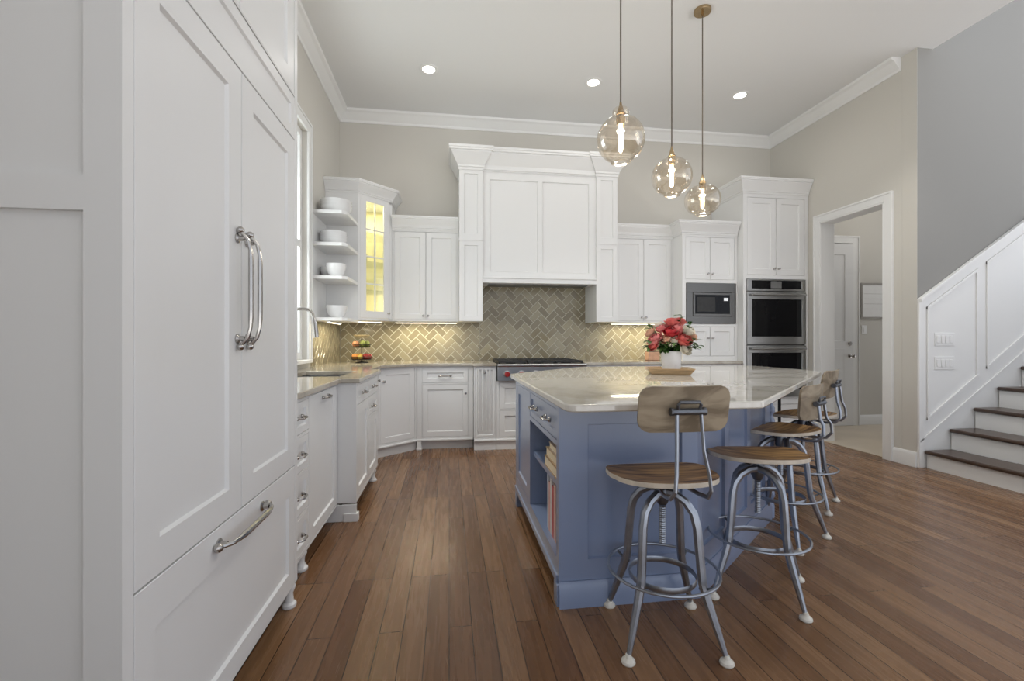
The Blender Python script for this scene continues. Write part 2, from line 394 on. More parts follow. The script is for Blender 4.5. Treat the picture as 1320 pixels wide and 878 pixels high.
# hall door in its frame
dr = struct(bpy.data.objects.new('door_1', None), 'white panelled door in the side hall', 'door'); C.objects.link(dr); dr.location = (4.62, YB - .02, 0)
b = MB(); b.shaker(0, .01, .86, 2.49, y=-.03, th=.04, st=.13, rec=.01, sb=1.15, stt=.15); b.shaker(.13, .2, .73, 1.06, y=-.032, th=.02, st=.02, rec=.012, bev=.02)
b.build('door_slab', 'door', dr)
b = MB(); b.box(-.10, -.022, 0, -.004, .019, 2.60); b.box(.864, -.022, 0, .96, .019, 2.60); b.box(-.004, -.022, 2.50, .864, .019, 2.60)
b.box(.94, -.032, 0, .96, -.022, 2.6); b.box(-.1, -.032, 2.58, .94, -.022, 2.6); b.build('door_frame', 'trimw', dr, bevel=.002)
mr = Matrix.Rotation(R(90), 4, 'X')
b = MB(); b.lathe([(.028, 0), (.028, .008), (.012, .012), (.012, .04), (.026, .05), (.03, .062), (.02, .075), (.004, .078)], (.80, -.03, .96), 20, mr); b.build('door_knob', 'metal', dr)
b = MB(); b.lathe([(.028, 0), (.028, .012), (.024, .016), (.003, .017)], (.80, -.03, 1.13), 20, mr); b.build('deadbolt', 'metal', dr)

# window over the sink
wn = struct(bpy.data.objects.new('window_1', None), 'tall white framed window over the sink', 'window'); C.objects.link(wn)
b = MB(); o_ = XL + .02
b.box(XL + .0005, WY0 - .09, WZ0 - .02, o_, WY0, WZ1 + .09); b.box(XL + .0005, WY1, WZ0 - .02, o_, WY1 + .09, WZ1 + .09)
b.box(XL + .0005, WY0, WZ1, o_, WY1, WZ1 + .09)
b.box(o_, WY1 + .07, WZ0 - .02, o_ + .008, WY1 + .09, WZ1 + .09); b.box(o_, WY0 - .09, WZ0 - .02, o_ + .008, WY0 - .07, WZ1 + .09); b.box(o_, WY0 - .07, WZ1 + .07, o_ + .008, WY1 + .07, WZ1 + .09)
b.build('window_casing', 'trimw', wn, bevel=.002)
b = MB(); b.box(XL - .14, WY0 - .02, WZ0 - .03, XL + .05, WY1 + .02, WZ0 - .002); b.build('window_sill', 'trimw', wn, bevel=.003)
b = MB(); x0, x1 = XL - .09, XL - .04
for y0, y1 in ((WY0, WY0 + .06), (WY1 - .06, WY1)): b.box(x0, y0, WZ0, x1, y1, WZ1)
for z0 in (WZ0, WZ1 - .06, (WZ0 + WZ1) / 2 - .03): b.box(x0, WY0 + .06, z0, x1, WY1 - .06, z0 + .06)
b.box(x0, (WY0 + WY1) / 2 - .015, WZ0 + .06, x1, (WY0 + WY1) / 2 + .015, WZ1 - .06)
b.build('window_sash', 'trimw', wn, bevel=.002)
b = MB(); b.box(XL - .067, WY0 + .06, WZ0 + .06, XL - .063, WY1 - .06, WZ1 - .06); b.build('window_pane', 'pane', wn)

# ------------------------------------------------------------------ hardware
def pull(parent, x, z, L=.13, r=.0055, y=0.0, out=.03, vert=False, name='pull', m='metal'):
    b = MB(); h = L / 2; pts = []
    for i in range(13):
        t = -1 + 2 * i / 12; o = out * (1 - abs(t) ** 7 * .8)
        pts.append((x + t * h, y - o, z) if not vert else (x, y - o, z + t * h))
    b.tube(pts, [r * (1.15 if abs(i - 6) < 4 else .85) for i in range(13)], 8)
    for sg in (-1, 1):
        p = (x + sg * h * .86, y, z) if not vert else (x, y, z + sg * h * .86)
        b.lathe([(r * 2.1, 0), (r * 2.1, .004), (r * 1.2, .008), (r * 1.0, out * .55)], p, 12, mr)
        b.sphere((p[0] + (sg * h * .14 if not vert else 0), y - out * .25, p[2] + (sg * h * .14 if vert else 0)), r * 1.6, 10, 6)
    return b.build(name, m, parent)
def knob(parent, x, z, r=.013, y=0.0, m='metal'):
    b = MB(); b.lathe([(r * .8, 0), (r * .8, .002), (r * .42, .006), (r * .42, .014), (r * .9, .018), (r, .023), (r * .8, .028), (r * .1, .03)], (x, y, z), 16, mr)
    return b.build('knob', m, parent)

def frame_cells(b, x0, z0, x1, z1, holes, y0=0.0, y1=.02):
    xs = sorted({x0, x1, *[h[0] for h in holes], *[h[2] for h in holes]}); zs = sorted({z0, z1, *[h[1] for h in holes], *[h[3] for h in holes]})
    for j in range(len(zs) - 1):
        run = None
        for i in range(len(xs) - 1):
            cx, cz = (xs[i] + xs[i + 1]) / 2, (zs[j] + zs[j + 1]) / 2
            solid = not any(h[0] < cx < h[2] and h[1] < cz < h[3] for h in holes)
            if solid:
                run = (run[0], xs[i + 1]) if run else (xs[i], xs[i + 1])
            if (not solid or i == len(xs) - 2) and run:
                b.box(run[0], y0, zs[j], run[1], y1, zs[j + 1]); run = None

G = .0025
def cabinet(name, label, cat, loc, rz, wd, dp, z0, z1, fronts, group=None, toe=None, feet=(), bm='white', base=None, extra=None, st=.055, hollow=None):
    """front faces local -y at y=0; fronts: (kind, x0, z0, x1, z1, handle)"""
    t = thing(name, label, cat, loc, rz, group)
    b = MB(); b.box(0, .02, z0, wd, dp, hollow or z1)
    if hollow:
        b.box(0, .02, hollow, .019, dp, z1); b.box(wd - .019, .02, hollow, wd, dp, z1); b.box(.019, dp - .019, hollow, wd - .019, dp, z1)
    frame_cells(b, 0, z0, wd, z1, [f[1:5] for f in fronts])
    b.build('body', bm, t, smooth=False)
    for f in fronts:
        k, a, c, d, e = f[:5]; hs = f[5] if len(f) > 5 else []
        q = MB(); s2 = min(st, (d - a) * .24, (e - c) * .3)
        q.shaker(a + G, c + G, d - G, e - G, y=.001, th=.0185, st=s2, rec=.011, bev=.005)
        do = q.build(k, bm, t)
        for h in hs:
            if h[0] == 'knob': knob(do, h[1], h[2], y=.001)
            elif h[0] == 'pull': pull(do, h[1], h[2], h[3] if len(h) > 3 else .11, y=.001)
            elif h[0] == 'vpull': pull(do, h[1], h[2], h[3], y=.001, vert=True)
    if toe is not None:
        b = MB(); b.box(.0, toe, 0, wd, toe + .02, z0 - .001); b.build('toe_kick', 'toe' if base is None else base, t)
    for fx, fy in feet:
        b = MB(); b.lathe([(.030, 0), (.034, .006), (.034, .016), (.026, .024), (.018, .045), (.02, .07), (.029, .085), (.029, .092), (.022, z0)], (fx, fy, 0), 20)
        b.build('foot', bm, t)
    if extra: extra(t)
    return t

# ------------------------------------------------------------------ built-in refrigerator (left)
FX = -.666
fr = thing('refrigerator', 'tall white panel-front built-in refrigerator with two doors above a freezer drawer', 'refrigerator', (FX, 1.072, 0), 90)
W = 1.023
b = MB(); b.box(0, .0215, .11, W, .60, 2.228); frame_cells(b, 0, .11, W, 2.228, [(0, .11, W, 2.228)]); b.build('body', 'white', fr)
half = W / 2
for i, (a, c) in enumerate(((0, half), (half, W))):
    q = MB(); q.shaker(a + G, .626 + G, c - G, 2.042 - G, y=0, th=.021, st=.085, rec=.010); d = q.build('door', 'white', fr)
    pull(d, half + (-.035 if i == 0 else .035), 1.335, .37, .0075, y=0, out=.042, vert=True, name='handle')
q = MB(); q.shaker(G, .11 + G, W - G, .626 - G, y=0, th=.021, st=.07, rec=.010, stt=.11, sb=.075); d = q.build('freezer_drawer', 'white', fr)
pull(d, .515, .575, .36, .0085, y=0, out=.045, name='handle')
q = MB(); q.shaker(G, 2.042 + G, W - G, 2.228 - G, y=0, th=.021, st=.045, rec=.008); q.build('grille_panel', 'white', fr)
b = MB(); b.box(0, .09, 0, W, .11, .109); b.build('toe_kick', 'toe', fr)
cabinet('refrigerator_top_cabinet', 'white double-door cabinet reaching up above the built-in refrigerator', 'cabinet', (FX, 1.072, 0), 90, 1.023, .60, 2.232, 3.2,
        [('door', .005, 2.237, .5, 3.1), ('door', .505, 2.237, 1.018, 3.1)], st=.08)
# left end panel facing the camera, stiles and rails
ep = thing('refrigerator_end_panel', 'white framed panel closing the near side of the refrigerator', 'panel', (XL + .003, 1.037, 0))
b = MB(); wd = FX - XL - .003
b.box(0, 0, 0, .07, .014, 3.2); b.box(wd - .072, 0, 0, wd, .014, 3.2)
for za, zb_ in ((0, .12), (1.436, 1.507), (3.1, 3.2)): b.box(.07, 0, za, wd - .072, .014, zb_)
b.box(0, .014, 0, wd, .034, 3.2)
b.build('panel', 'white', ep, smooth=False)
# slim panel between fridge and drawers, turned foot
sp = thing('refrigerator_side_panel', 'narrow white panel with a turned foot between refrigerator and drawer stack', 'panel', (XL + .003, 2.097, 0))
b = MB(); b.box(0, 0, .11, FX - XL - .003, .033, 3.2); b.build('panel', 'white', sp, bevel=.0015)
b = MB(); b.lathe([(.026, 0), (.03, .006), (.03, .018), (.02, .026), (.016, .06), (.026, .085), (.026, .095), (.02, .111)], (FX - XL - .033, .017, 0), 20); b.build('foot', 'white', sp)

# ------------------------------------------------------------------ left base run
BT = .895
BX = -.713
ds = cabinet('drawer_base_cabinet', 'narrow white stack of four drawers beside the refrigerator', 'cabinet', (BX, 2.133, 0), 90, .345, .555, .11, BT,
    [('drawer', .02, .715, .325, .875, [('pull', .17, .80, .09)]), ('drawer', .02, .53, .325, .70, [('pull', .17, .617, .09)]),
     ('drawer', .02, .325, .325, .515, [('pull', .17, .42, .09)]), ('drawer', .02, .13, .325, .31, [('pull', .17, .22, .09)])], toe=.08, feet=[(.04, .035), (.31, .035)], st=.035)
cabinet('dishwasher', 'white panel-front dishwasher between the drawer stack and the sink cabinet', 'dishwasher', (BX, 2.479, 0), 90, .575, .555, .11, BT,
    [('door', .004, .114, .571, .885, [('pull', .29, .845, .13)])], toe=.08, st=.06)
def sink_skirt(t):
    b = MB(); b.box(-.003, .0, 0, .02, .6, .11); b.box(-.012, -.012, 0, .035, .08, .055)
    b.build('side_skirt', 'white', t, bevel=.003)
cabinet('sink_base_cabinet', 'white sink cabinet standing forward of its neighbours on the left run', 'cabinet', (-.595, 3.058, 0), 90, .89, .67, .12, BT,
    [('drawer', .03, .745, .44, .875, [('pull', .24, .81, .10)]), ('drawer', .45, .745, .86, .875, [('pull', .66, .81, .10)]),
     ('door', .03, .14, .44, .735), ('drawer', .45, .60, .86, .735, [('pull', .62, .66, .10)]), ('door', .45, .14, .86, .59)], toe=.09, feet=[(.85, .035)], extra=sink_skirt, hollow=.62)
cabinet('filler_cabinet', 'white single-door cabinet tucked behind the forward sink cabinet', 'cabinet', (-.69, 3.952, 0), 90, .69, .57, .11, BT,
    [('door', .03, .14, .66, .875, [('knob', .62, .78)])], toe=.08, feet=[(.65, .035)])
# diagonal corner base
ang = math.degrees(atan2(4.945 - 4.645, -.345 + .69))
dl = hypot(.345, .30)
cb_ = thing('corner_base_cabinet', 'white base cabinet set diagonally in the left corner, single door with a knob', 'cabinet', (-.69, 4.645, 0), ang)
b = MB(); n_ = Vector((-sin(R(ang)), cos(R(ang)))) * .02
b.prism([(-.69 + n_.x, 4.645 + n_.y), (-.345 + n_.x, 4.945 + n_.y), (-.345, 5.57), (XL + .003, 5.57), (XL + .003, 4.645)], .11, BT)
b.build('body', 'white', cb_, world=True, smooth=False)
b = MB(); frame_cells(b, 0, .11, dl, BT, [(.02, .135, dl - .02, .88)]); b.build('face_frame', 'white', cb_, smooth=False)
q = MB(); q.shaker(.02 + G, .135 + G, dl - .02 - G, .88 - G, y=.001, th=.018, st=.055); d = q.build('door', 'white', cb_); knob(d, .055, .76)
b = MB(); b.box(.0, .03, 0, dl + .02, .05, .109); b.build('toe_kick', 'white', cb_)
b = MB(); b.box(-.02, -.012, .095, dl + .005, .02, .115); b.build('base_moulding', 'white', cb_, bevel=.004)
# back run, left of the range
def base_mould(wd, foot_l=None, foot_r=None):
    def f(t):
        b = MB(); b.box(0, -.012, .095, wd, .02, .115)
        b.build('base_moulding', 'white', t, bevel=.004)
        for fx in (foot_l, foot_r):
            if fx is not None:
                b = MB(); b.box(fx, -.008, 0, fx + .05, .06, .095); b.box(fx - .005, -.014, 0, fx + .055, .06, .02); b.build('foot', 'white', t, bevel=.003)
    return f
cabinet('drawer_and_door_base_cabinet', 'white base cabinet with one drawer over one door, left of the fluted pull-out', 'cabinet', (-.343, 4.95, 0), 0, .60, .62, .11, BT,
    [('drawer', .055, .715, .55, .875, [('pull', .30, .79, .13)]), ('door', .055, .135, .55, .70, [('knob', .52, .60)])], toe=.05, base='white', extra=base_mould(.60, 0.0))
def flutes(t):
    b = MB()
    for k in range(4):
        x = .05 + k * .04; b.tube([(x, .0, .2), (x, .0, .86)], .008, 8)
    b.build('fluting', 'white', t)
    base_mould(.235)(t)
cabinet('pull_out_cabinet', 'narrow white fluted pull-out with a small knob, just left of the range', 'cabinet', (.262, 4.85, 0), 0, .238, .72, .11, BT,
    [('door', .012, .135, .226, .88, [('knob', .115, .83)])], toe=.012, base='white', extra=flutes, st=.022)
cabinet('range_base_cabinet', 'white wide drawer base under the steel rangetop', 'cabinet', (.503, 4.85, 0), 0, .985, .72, .11, .735,
    [('drawer', .03, .435, .955, .72, [('pull', .28, .60, .13), ('pull', .70, .60, .13)]), ('drawer', .03, .135, .955, .42, [('pull', .28, .30, .13), ('pull', .70, .30, .13)])], toe=.012, base='white', extra=base_mould(.985))
cabinet('right_base_cabinet', 'white base cabinet with doors right of the rangetop, mostly behind the island', 'cabinet', (1.491, 4.95, 0), 0, 1.925, .62, .11, BT,
    [('door', .03, .135, .65, .875, [('knob', .60, .78)]), ('door', .66, .135, 1.28, .875, [('knob', .71, .78)]), ('door', 1.29, .135, 1.9, .875, [('knob', 1.34, .78)])], toe=.05, base='white', extra=base_mould(1.925))

# ------------------------------------------------------------------ perimeter countertops
CT0, CT1 = .8965, .926
SX0, SX1, SY0, SY1 = -1.12, -.74, 3.22, 3.80
b = MB()
b.prism([(XL + .002, 2.132), (-.688, 2.132), (-.688, 3.035), (-.57, 3.035), (-.57, SY0), (XL + .002, SY0)], CT0, CT1)
b.box(XL + .002, SY0, CT0, SX0, SY1, CT1); b.box(SX1, SY0, CT0, -.57, SY1, CT1)
b.prism([(XL + .002, SY1), (-.57, SY1), (-.57, 3.965), (-.665, 3.965), (-.665, 4.62), (-.335, 4.92), (.245, 4.92), (.245, 4.825), (.503, 4.825), (.503, YB - .001), (XL + .002, YB - .001)], CT0, CT1)
tag(b.build('stone_countertop', 'granite', bevel=.004), 'polished taupe countertop running along the left wall and corner to the range', 'countertop')
b = MB(); b.box(1.492, 4.92, CT0, 3.415, YB - .001, CT1)
tag(b.build('stone_countertop', 'granite', bevel=.004), 'polished taupe countertop right of the range, behind the flowers', 'countertop')
# sink
sk = thing('sink', 'stainless undermount sink in the left countertop below the window', 'sink', (SX0, SY0, .66))
b = MB(); w_, l_ = SX1 - SX0, SY1 - SY0
for a in ((-.01, -.01, 0, 0, l_ + .01, .235), (w_, -.01, 0, w_ + .01, l_ + .01, .235), (0, -.01, 0, w_, 0, .235), (0, l_, 0, w_, l_ + .01, .235), (-.01, -.01, -.01, w_ + .01, l_ + .01, 0)): b.box(*a)
b.build('basin', 'steel', sk, bevel=.002)
b = MB(); b.lathe([(.04, 0), (.04, .004), (.03, .006), (.004, .003)], (w_ / 2, l_ / 2, .0), 20); b.build('drain', 'metal', sk)
# faucet
fc = thing('faucet', 'chrome kitchen faucet with a hanging spray head over the sink', 'faucet', (-1.20, 3.52, CT1))
b = MB(); b.lathe([(.03, 0), (.03, .012), (.02, .02), (.018, .06), (.018, .10)], (0, 0, 0), 20); b.build('base', 'metal', fc)
b = MB(); pts = [(0, 0, .09), (0, 0, .44)] + [(.02, 0, .465), (.05, 0, .475), (.15, 0, .475), (.185, 0, .465), (.205, 0, .44), (.215, 0, .40)]
b.tube(pts, .012, 12); b.build('spout', 'metal', fc)
b = MB(); b.tube([(.215, 0, .405), (.22, 0, .37), (.224, 0, .34), (.23, 0, .28), (.232, 0, .265)], [.013, .017, .016, .02, .018], 14); b.build('spray_head', 'metal', fc)
b = MB(); b.tube([(0, .018, .07), (0, .06, .085), (.0, .10, .11)], [.008, .007, .006], 10); b.build('lever', 'metal', fc)

# ------------------------------------------------------------------ herringbone backsplash
def herringbone(axis, a0, a1, z0, z1, wall, name, label, regions=None):
    """tiles on a wall plane; axis 'x' (back wall, facing -y) or 'y' (left wall, facing +x)"""
    bm = bmesh.new(); Wt = .0735; g = .0027
    rnd = random.Random(3)
    def place(u, v, y): return (u, wall - y, v) if axis == 'x' else (wall + y, u, v)
    cu, cv = (a0 + a1) / 2, (z0 + z1) / 2
    N = int(max(a1 - a0, z1 - z0) / Wt) + 6
    ca, sa = cos(R(45)), sin(R(45))
    for i in range(-N, N):
        for j in range(-N, N):
            k = (i - j) % 4
            if k == 0: r = (i, j, i + 2, j + 1)
            elif k == 3: r = (i, j, i + 1, j + 2)
            else: continue
            mx, my = (r[0] + r[2]) / 2 * Wt, (r[1] + r[3]) / 2 * Wt
            pu, pv = cu + mx * ca - my * sa, cv + mx * sa + my * ca
            if not (a0 - .12 < pu < a1 + .12 and z0 - .12 < pv < z1 + .12): continue
            if regions and not any(q[0] - .1 < pu < q[2] + .1 and q[1] - .1 < pv < q[3] + .1 for q in regions): continue
            x0, y0, x1, y1 = r[0] * Wt + g, r[1] * Wt + g, r[2] * Wt - g, r[3] * Wt - g
            tx, ty = rnd.uniform(-.012, .012), rnd.uniform(-.012, .012)
            def P(x, y, h, c=True):
                hh = h + ((x - mx) * tx + (y - my) * ty if c else 0)
                return bm.verts.new(place(cu + x * ca - y * sa, cv + x * sa + y * ca, hh))
            e = .003
            A = [P(x0, y0, .004, 0), P(x1, y0, .004, 0), P(x1, y1, .004, 0), P(x0, y1, .004, 0)]
            B = [P(x0 + e, y0 + e, .009), P(x1 - e, y0 + e, .009), P(x1 - e, y1 - e, .009), P(x0 + e, y1 - e, .009)]
            bm.faces.new(B)
            for q in range(4): bm.faces.new((A[q], A[(q + 1) % 4], B[(q + 1) % 4], B[q]))
    def cut(co, no): bmesh.ops.bisect_plane(bm, geom=bm.verts[:] + bm.edges[:] + bm.faces[:], plane_co=co, plane_no=no, clear_outer=True)
    un = (1, 0, 0) if axis == 'x' else (0, 1, 0)
    cut(place(a0, z0, 0), [-c for c in un]); cut(place(a1, z0, 0), un); cut(place(a0, z0, 0), (0, 0, -1)); cut(place(a0, z1, 0), (0, 0, 1))
    bmesh.ops.recalc_face_normals(bm, faces=bm.faces)
    # faces must look into the room
    want = Vector((0, -1, 0)) if axis == 'x' else Vector((1, 0, 0))
    for f in bm.faces:
        if f.normal.dot(want) < 0: f.normal_flip()
    me = bpy.data.meshes.new(name); bm.to_mesh(me); bm.free(); me.materials.append(M['tile'])
    t = thing(name, label, 'backsplash', place((a0 + a1) / 2, z0, 0))
    o = bpy.data.objects.new('tiles', me); C.objects.link(o); o.parent = t
    me.transform(Matrix.Translation(-t.location))
    b = MB(); p, q = place(a0, z0, .0005), place(a1, z1, .006)
    b.box(*p, *q); b.build('grout', 'grout', t, world=True)
herringbone('x', XL + .012, .37, CT1 + .001, 1.386, YB, 'herringbone_backsplash', 'sage herringbone tile on the back wall left of the range')
herringbone('x', .372, 1.703, CT1 + .001, 1.86, YB, 'herringbone_backsplash', 'darker herringbone tile rising behind the range under the hood')
herringbone('x', 1.705, 2.712, CT1 + .001, 1.386, YB, 'herringbone_backsplash', 'sage herringbone tile on the back wall right of the range')
herringbone('y', WY1 + .092, YB - .013, CT1 + .001, 1.372, XL, 'herringbone_backsplash', 'sage herringbone tile on the left wall under the open shelves')

# ------------------------------------------------------------------ rangetop
rt = thing('rangetop', 'stainless gas rangetop with red knobs and black grates in the back counter', 'rangetop', (.508, 4.80, .74))
b = MB(); b.box(0, .0, 0, .976, .72, .175); b.tube([(0, .0, .165), (.976, .0, .165)], .018, 12); b.build('body', 'steel', rt, bevel=.004)
for k in range(6):
    x = .10 + k * .155
    b = MB(); b.lathe([(.036, 0), (.036, .012), (.03, .014)], (x, .0, .075), 24, mr); b.build('knob_bezel', 'steel', rt)
    b = MB(); b.lathe([(.027, .0), (.029, .03), (.026, .042), (.004, .045)], (x, -.012, .075), 24, mr); b.box(x - .005, -.065, .05, x + .005, -.05, .10); b.build('knob', 'red', rt)
for k in range(3):
    b = MB(); x0 = .015 + k * .315; x1 = x0 + .305
    for yy in (.06, .69): b.box(x0, yy - .01, .188, x1, yy + .01, .212)
    for xx in (x0 + .01, x1 - .01): b.box(xx - .01, .06, .188, xx + .01, .69, .212)
    b.box(x0, .365, .188, x1, .385, .212); b.box((x0 + x1) / 2 - .009, .06, .19, (x0 + x1) / 2 + .009, .69, .212)
    for yy in (.21, .53): b.box(x0, yy - .009, .19, x1, yy + .009, .212)
    for xx in (x0 + .01, x1 - .01):
        for yy in (.07, .68): b.box(xx - .01, yy - .01, .175, xx + .01, yy + .01, .19)
    b.build('grate', 'black', rt, bevel=.003)
    for yy in (.21, .53):
        b = MB(); b.lathe([(.055, 0), (.055, .006), (.035, .01), (.035, .012), (.004, .013)], ((x0 + x1) / 2, yy, .1755), 20); b.build('burner', 'black', rt)

# ------------------------------------------------------------------ range hood
hd = thing('range_hood', 'large white panelled range hood with pilasters and a heavy crown', 'range hood', (1.035, YB, 1.385))
HP, HF = 5.125, 5.15
for x0, x1 in ((.112, .374), (1.702, 1.957)):
    b = MB(); b.box(x0, HP + .02, 1.387, x1, YB - .001 if True else 0, 3.10)
    b.shaker(x0, 1.387, x1, 2.295, y=HP, th=.02, st=.055, rec=.012, bev=.004); b.shaker(x0, 2.315, x1, 3.10, y=HP, th=.02, st=.055, rec=.012, bev=.004)
    b.box(x0 - .004, HP - .006, 2.293, x1 + .004, HP + .03, 2.318)
    b.build('pilaster', 'white', hd, world=True)
b = MB(); b.box(.3745, HF + .02, 1.86, 1.7015, YB - .001, 3.10)
xm = 1.038
frame_cells(b, .3745, 1.86, 1.7015, 3.10, [(.455, 1.95, xm - .025, 3.0), (xm + .025, 1.95, 1.62, 3.0)], HF, HF + .02)
for a, c in ((.455, xm - .025), (xm + .025, 1.62)): b.shaker(a, 1.95, c, 3.0, y=HF + .0, th=.02, st=.002, rec=.012, bev=.006)
b.build('hood_body', 'white', hd, world=True, smooth=False)
b = MB(); b.box(.3745, HP - .006, 1.822, 1.7015, YB - .001 - .12, 1.885); b.box(.3745, HP - .02, 1.872, 1.7015, HF + .02, 1.89); b.build('mantel', 'white', hd, world=True, bevel=.003)
b = MB(); b.box(.45, 5.2, 1.812, 1.62, 5.42, 1.8215); b.build('filter_panel', 'steeld', hd, world=True)
def cprof(z0, z1, p):
    h = z1 - z0
    return [(0, z0), (.010, z0), (.010, z0 + h * .12), (.018, z0 + h * .14), (.018, z0 + h * .22), (p * .34, z0 + h * .36), (p * .58, z0 + h * .56), (p * .78, z0 + h * .72), (p * .80, z0 + h * .78), (p * .94, z0 + h * .80), (p * .94, z0 + h * .88), (p, z0 + h * .90), (p, z1), (0, z1)]
b = MB(); b.sweep([(.112, YB - .001), (.112, HP), (.374, HP), (.374, HF), (1.702, HF), (1.702, HP), (1.957, HP), (1.957, YB - .001)], cprof(3.085, 3.325, .115))
b.prism([(.112, HP + .001), (1.957, HP + .001), (1.957, YB - .002), (.112, YB - .002)], 3.10, 3.32)
b.build('crown', 'white', hd, world=True, ang=14)

# ------------------------------------------------------------------ upper cabinets
UF = 5.25
def crown_part(t, path, z0, z1, p):
    b = MB(); b.sweep(path, cprof(z0, z1, p)); b.build('crown', 'white', t, world=True, ang=14)
def light_strip(x0, x1, y, z, label, rz=0, power=UNDER_W):
    t = thing('under_cabinet_light', label, 'light', ((x0 + x1) / 2, y, z), rz, )
    L = x1 - x0
    b = MB(); b.box(-L / 2, -.015, 0, L / 2, .015, .012); b.build('housing', 'trimw', t)
    b = MB(); b.box(-L / 2 + .01, -.01, -.004, L / 2 - .01, .01, -.0005); b.build('diffuser', 'strip', t)
    lamp('strip_lamp', 'AREA', (0, 0, -.008), power * L, WARM, L - .03, .02, parent=t)
    return t
cl = cabinet('upper_cabinet', 'white two-door upper cabinet left of the hood, beside the lit glass cabinet', 'cabinet', (-.635, UF, 0), 0, .745, .328, 1.387, 2.46,
    [('door', .02, 1.405, .37, 2.40, [('knob', .345, 1.45)]), ('door', .375, 1.405, .725, 2.40, [('knob', .40, 1.45)])], st=.06)
crown_part(cl, [(-.635, UF), (.108, UF)], 2.42, 2.565, .07)
cr = cabinet('upper_cabinet', 'white two-door upper cabinet right of the hood, next to the microwave cabinet', 'cabinet', (1.961, UF, 0), 0, .753, .328, 1.387, 2.46,
    [('door', .02, 1.405, .374, 2.40, [('knob', .35, 1.45)]), ('door', .379, 1.405, .733, 2.40, [('knob', .403, 1.45)])], st=.06)
crown_part(cr, [(1.961, UF), (2.712, UF)], 2.42, 2.565, .07)
light_strip(-.62, .10, 5.40, 1.373, 'slim warm strip light under the upper cabinet left of the hood')
light_strip(1.97, 2.70, 5.40, 1.373, 'slim warm strip light under the upper cabinet right of the hood')

# corner cabinet with lit glass door
P0, P1 = Vector((-.947, 4.94)), Vector((-.638, 5.249))
gl = (P1 - P0).length
gc = thing('glass_door_cabinet', 'tall white corner cabinet with a glowing yellow glass door', 'cabinet', (P0.x, P0.y, 0), 45)
z0, z1 = 1.387, 2.76
b = MB()
poly = [(XL + .002, 4.94), (P0.x, P0.y), (P1.x, P1.y), (P1.x, YB - .001), (XL + .002, YB - .001)]
b.prism(poly, z0, z0 + .025); b.prism(poly, 2.69, z1)
b.box(XL + .002, 4.94, z0 + .025, P0.x - .003, 4.96, 2.69); b.box(P1.x - .02, P1.y + .004, z0 + .025, P1.x, YB - .001, 2.69)
b.build('body', 'white', gc, world=True, smooth=False)
b = MB(); b.box(XL + .003, 4.962, z0 + .026, XL + .012, YB - .012, 2.689); b.box(XL + .003, YB - .011, z0 + .026, P1.x - .021, YB - .002, 2.689)
b.box(XL + .013, 4.9605, z0 + .026, P0.x - .03, 4.965, 2.689)
b.build('lining', 'cream', gc, world=True)
for k, z in enumerate((1.71, 2.02, 2.33)):
    b = MB(); b.prism([(XL + .014, 4.97), (P0.x - .035, 4.97), (P1.x - .045, P1.y - .005), (P1.x - .045, YB - .014), (XL + .014, YB - .014)], z, z + .008); b.build('shelf', 'pane', gc, world=True)
b = MB(); frame_cells(b, 0, z0, gl, z1, [(.03, z0 + .025, gl - .03, 2.72)], 0, .02); b.build('face_frame', 'white', gc, smooth=False)
b = MB(); frame_cells(b, .032, z0 + .027, gl - .032, 2.71, [(.105, z0 + .10, gl - .105, 2.655)], .001, .019); dro = b.build('door', 'white', gc, smooth=False, bevel=.001)
b = MB(); b.box(gl / 2 - .007, .003, z0 + .10, gl / 2 + .007, .017, 2.655)
for k in range(1, 4):
    z = z0 + .10 + (2.655 - z0 - .10) * k / 4; b.box(.105, .004, z - .007, gl / 2 - .007, .016, z + .007); b.box(gl / 2 + .007, .004, z - .007, gl - .105, .016, z + .007)
b.build('muntins', 'white', dro)
b = MB(); b.box(.10, .011, z0 + .095, gl - .10, .014, 2.66); b.build('pane', 'pane', dro)
knob(dro, gl - .05, 1.47, .011, y=.001)
crown_part(gc, [(XL + .002, 4.94), (P0.x, P0.y), (P1.x, P1.y), (P1.x, YB - .001)], 2.715, 2.845, .08)
b = MB(); b.prism(poly, 2.7605, 2.84); b.build('crown_top', 'white', gc, world=True)
lamp('cabinet_lamp', 'AREA', (.0 + gl / 2, .22, 2.67), 6.0, (1, .90, .55), .22, .2, parent=gc)
lamp('cabinet_lamp', 'AREA', (.0 + gl / 2, .08, z0 + .04), 3.5, (1, .90, .55), .26, .05, rot=(R(180 - 30), 0, 0), parent=gc)

light_strip(-.2, .2, 0, 0, 'slim warm strip light under the lit corner cabinet', 45)
o_ = [o for o in C.objects if o.name.startswith('under_cabinet_light')][-1]; o_.location = (-.90, 5.18, 1.373)
# open shelves
os_ = thing('open_shelf_unit', 'white open wall shelves of four boards between window and lit corner cabinet', 'shelf', (XL, 4.455, 1.36))
for z, t_ in ((2.365, .032), (2.062, .032), (1.748, .032), (1.355, .032)):
    b = MB(); b.prism([(XL + .001, 4.457), (-1.0, 4.457), (-.958, 4.50), (-.945, 4.938), (XL + .001, 4.938)], z, z + t_); b.build('shelf', 'white', os_, world=True, bevel=.003)
b = MB(); b.box(XL + .001, 4.457, 1.3875, XL + .012, 4.938, 2.364); b.build('back_panel', 'white', os_, world=True)
light_strip(-.235, .235, 0, 0, 'slim warm strip light under the open shelves', 90)
o_ = [o for o in C.objects if o.name.startswith('under_cabinet_light')][-1]; o_.location = (-1.12, 4.70, 1.341)

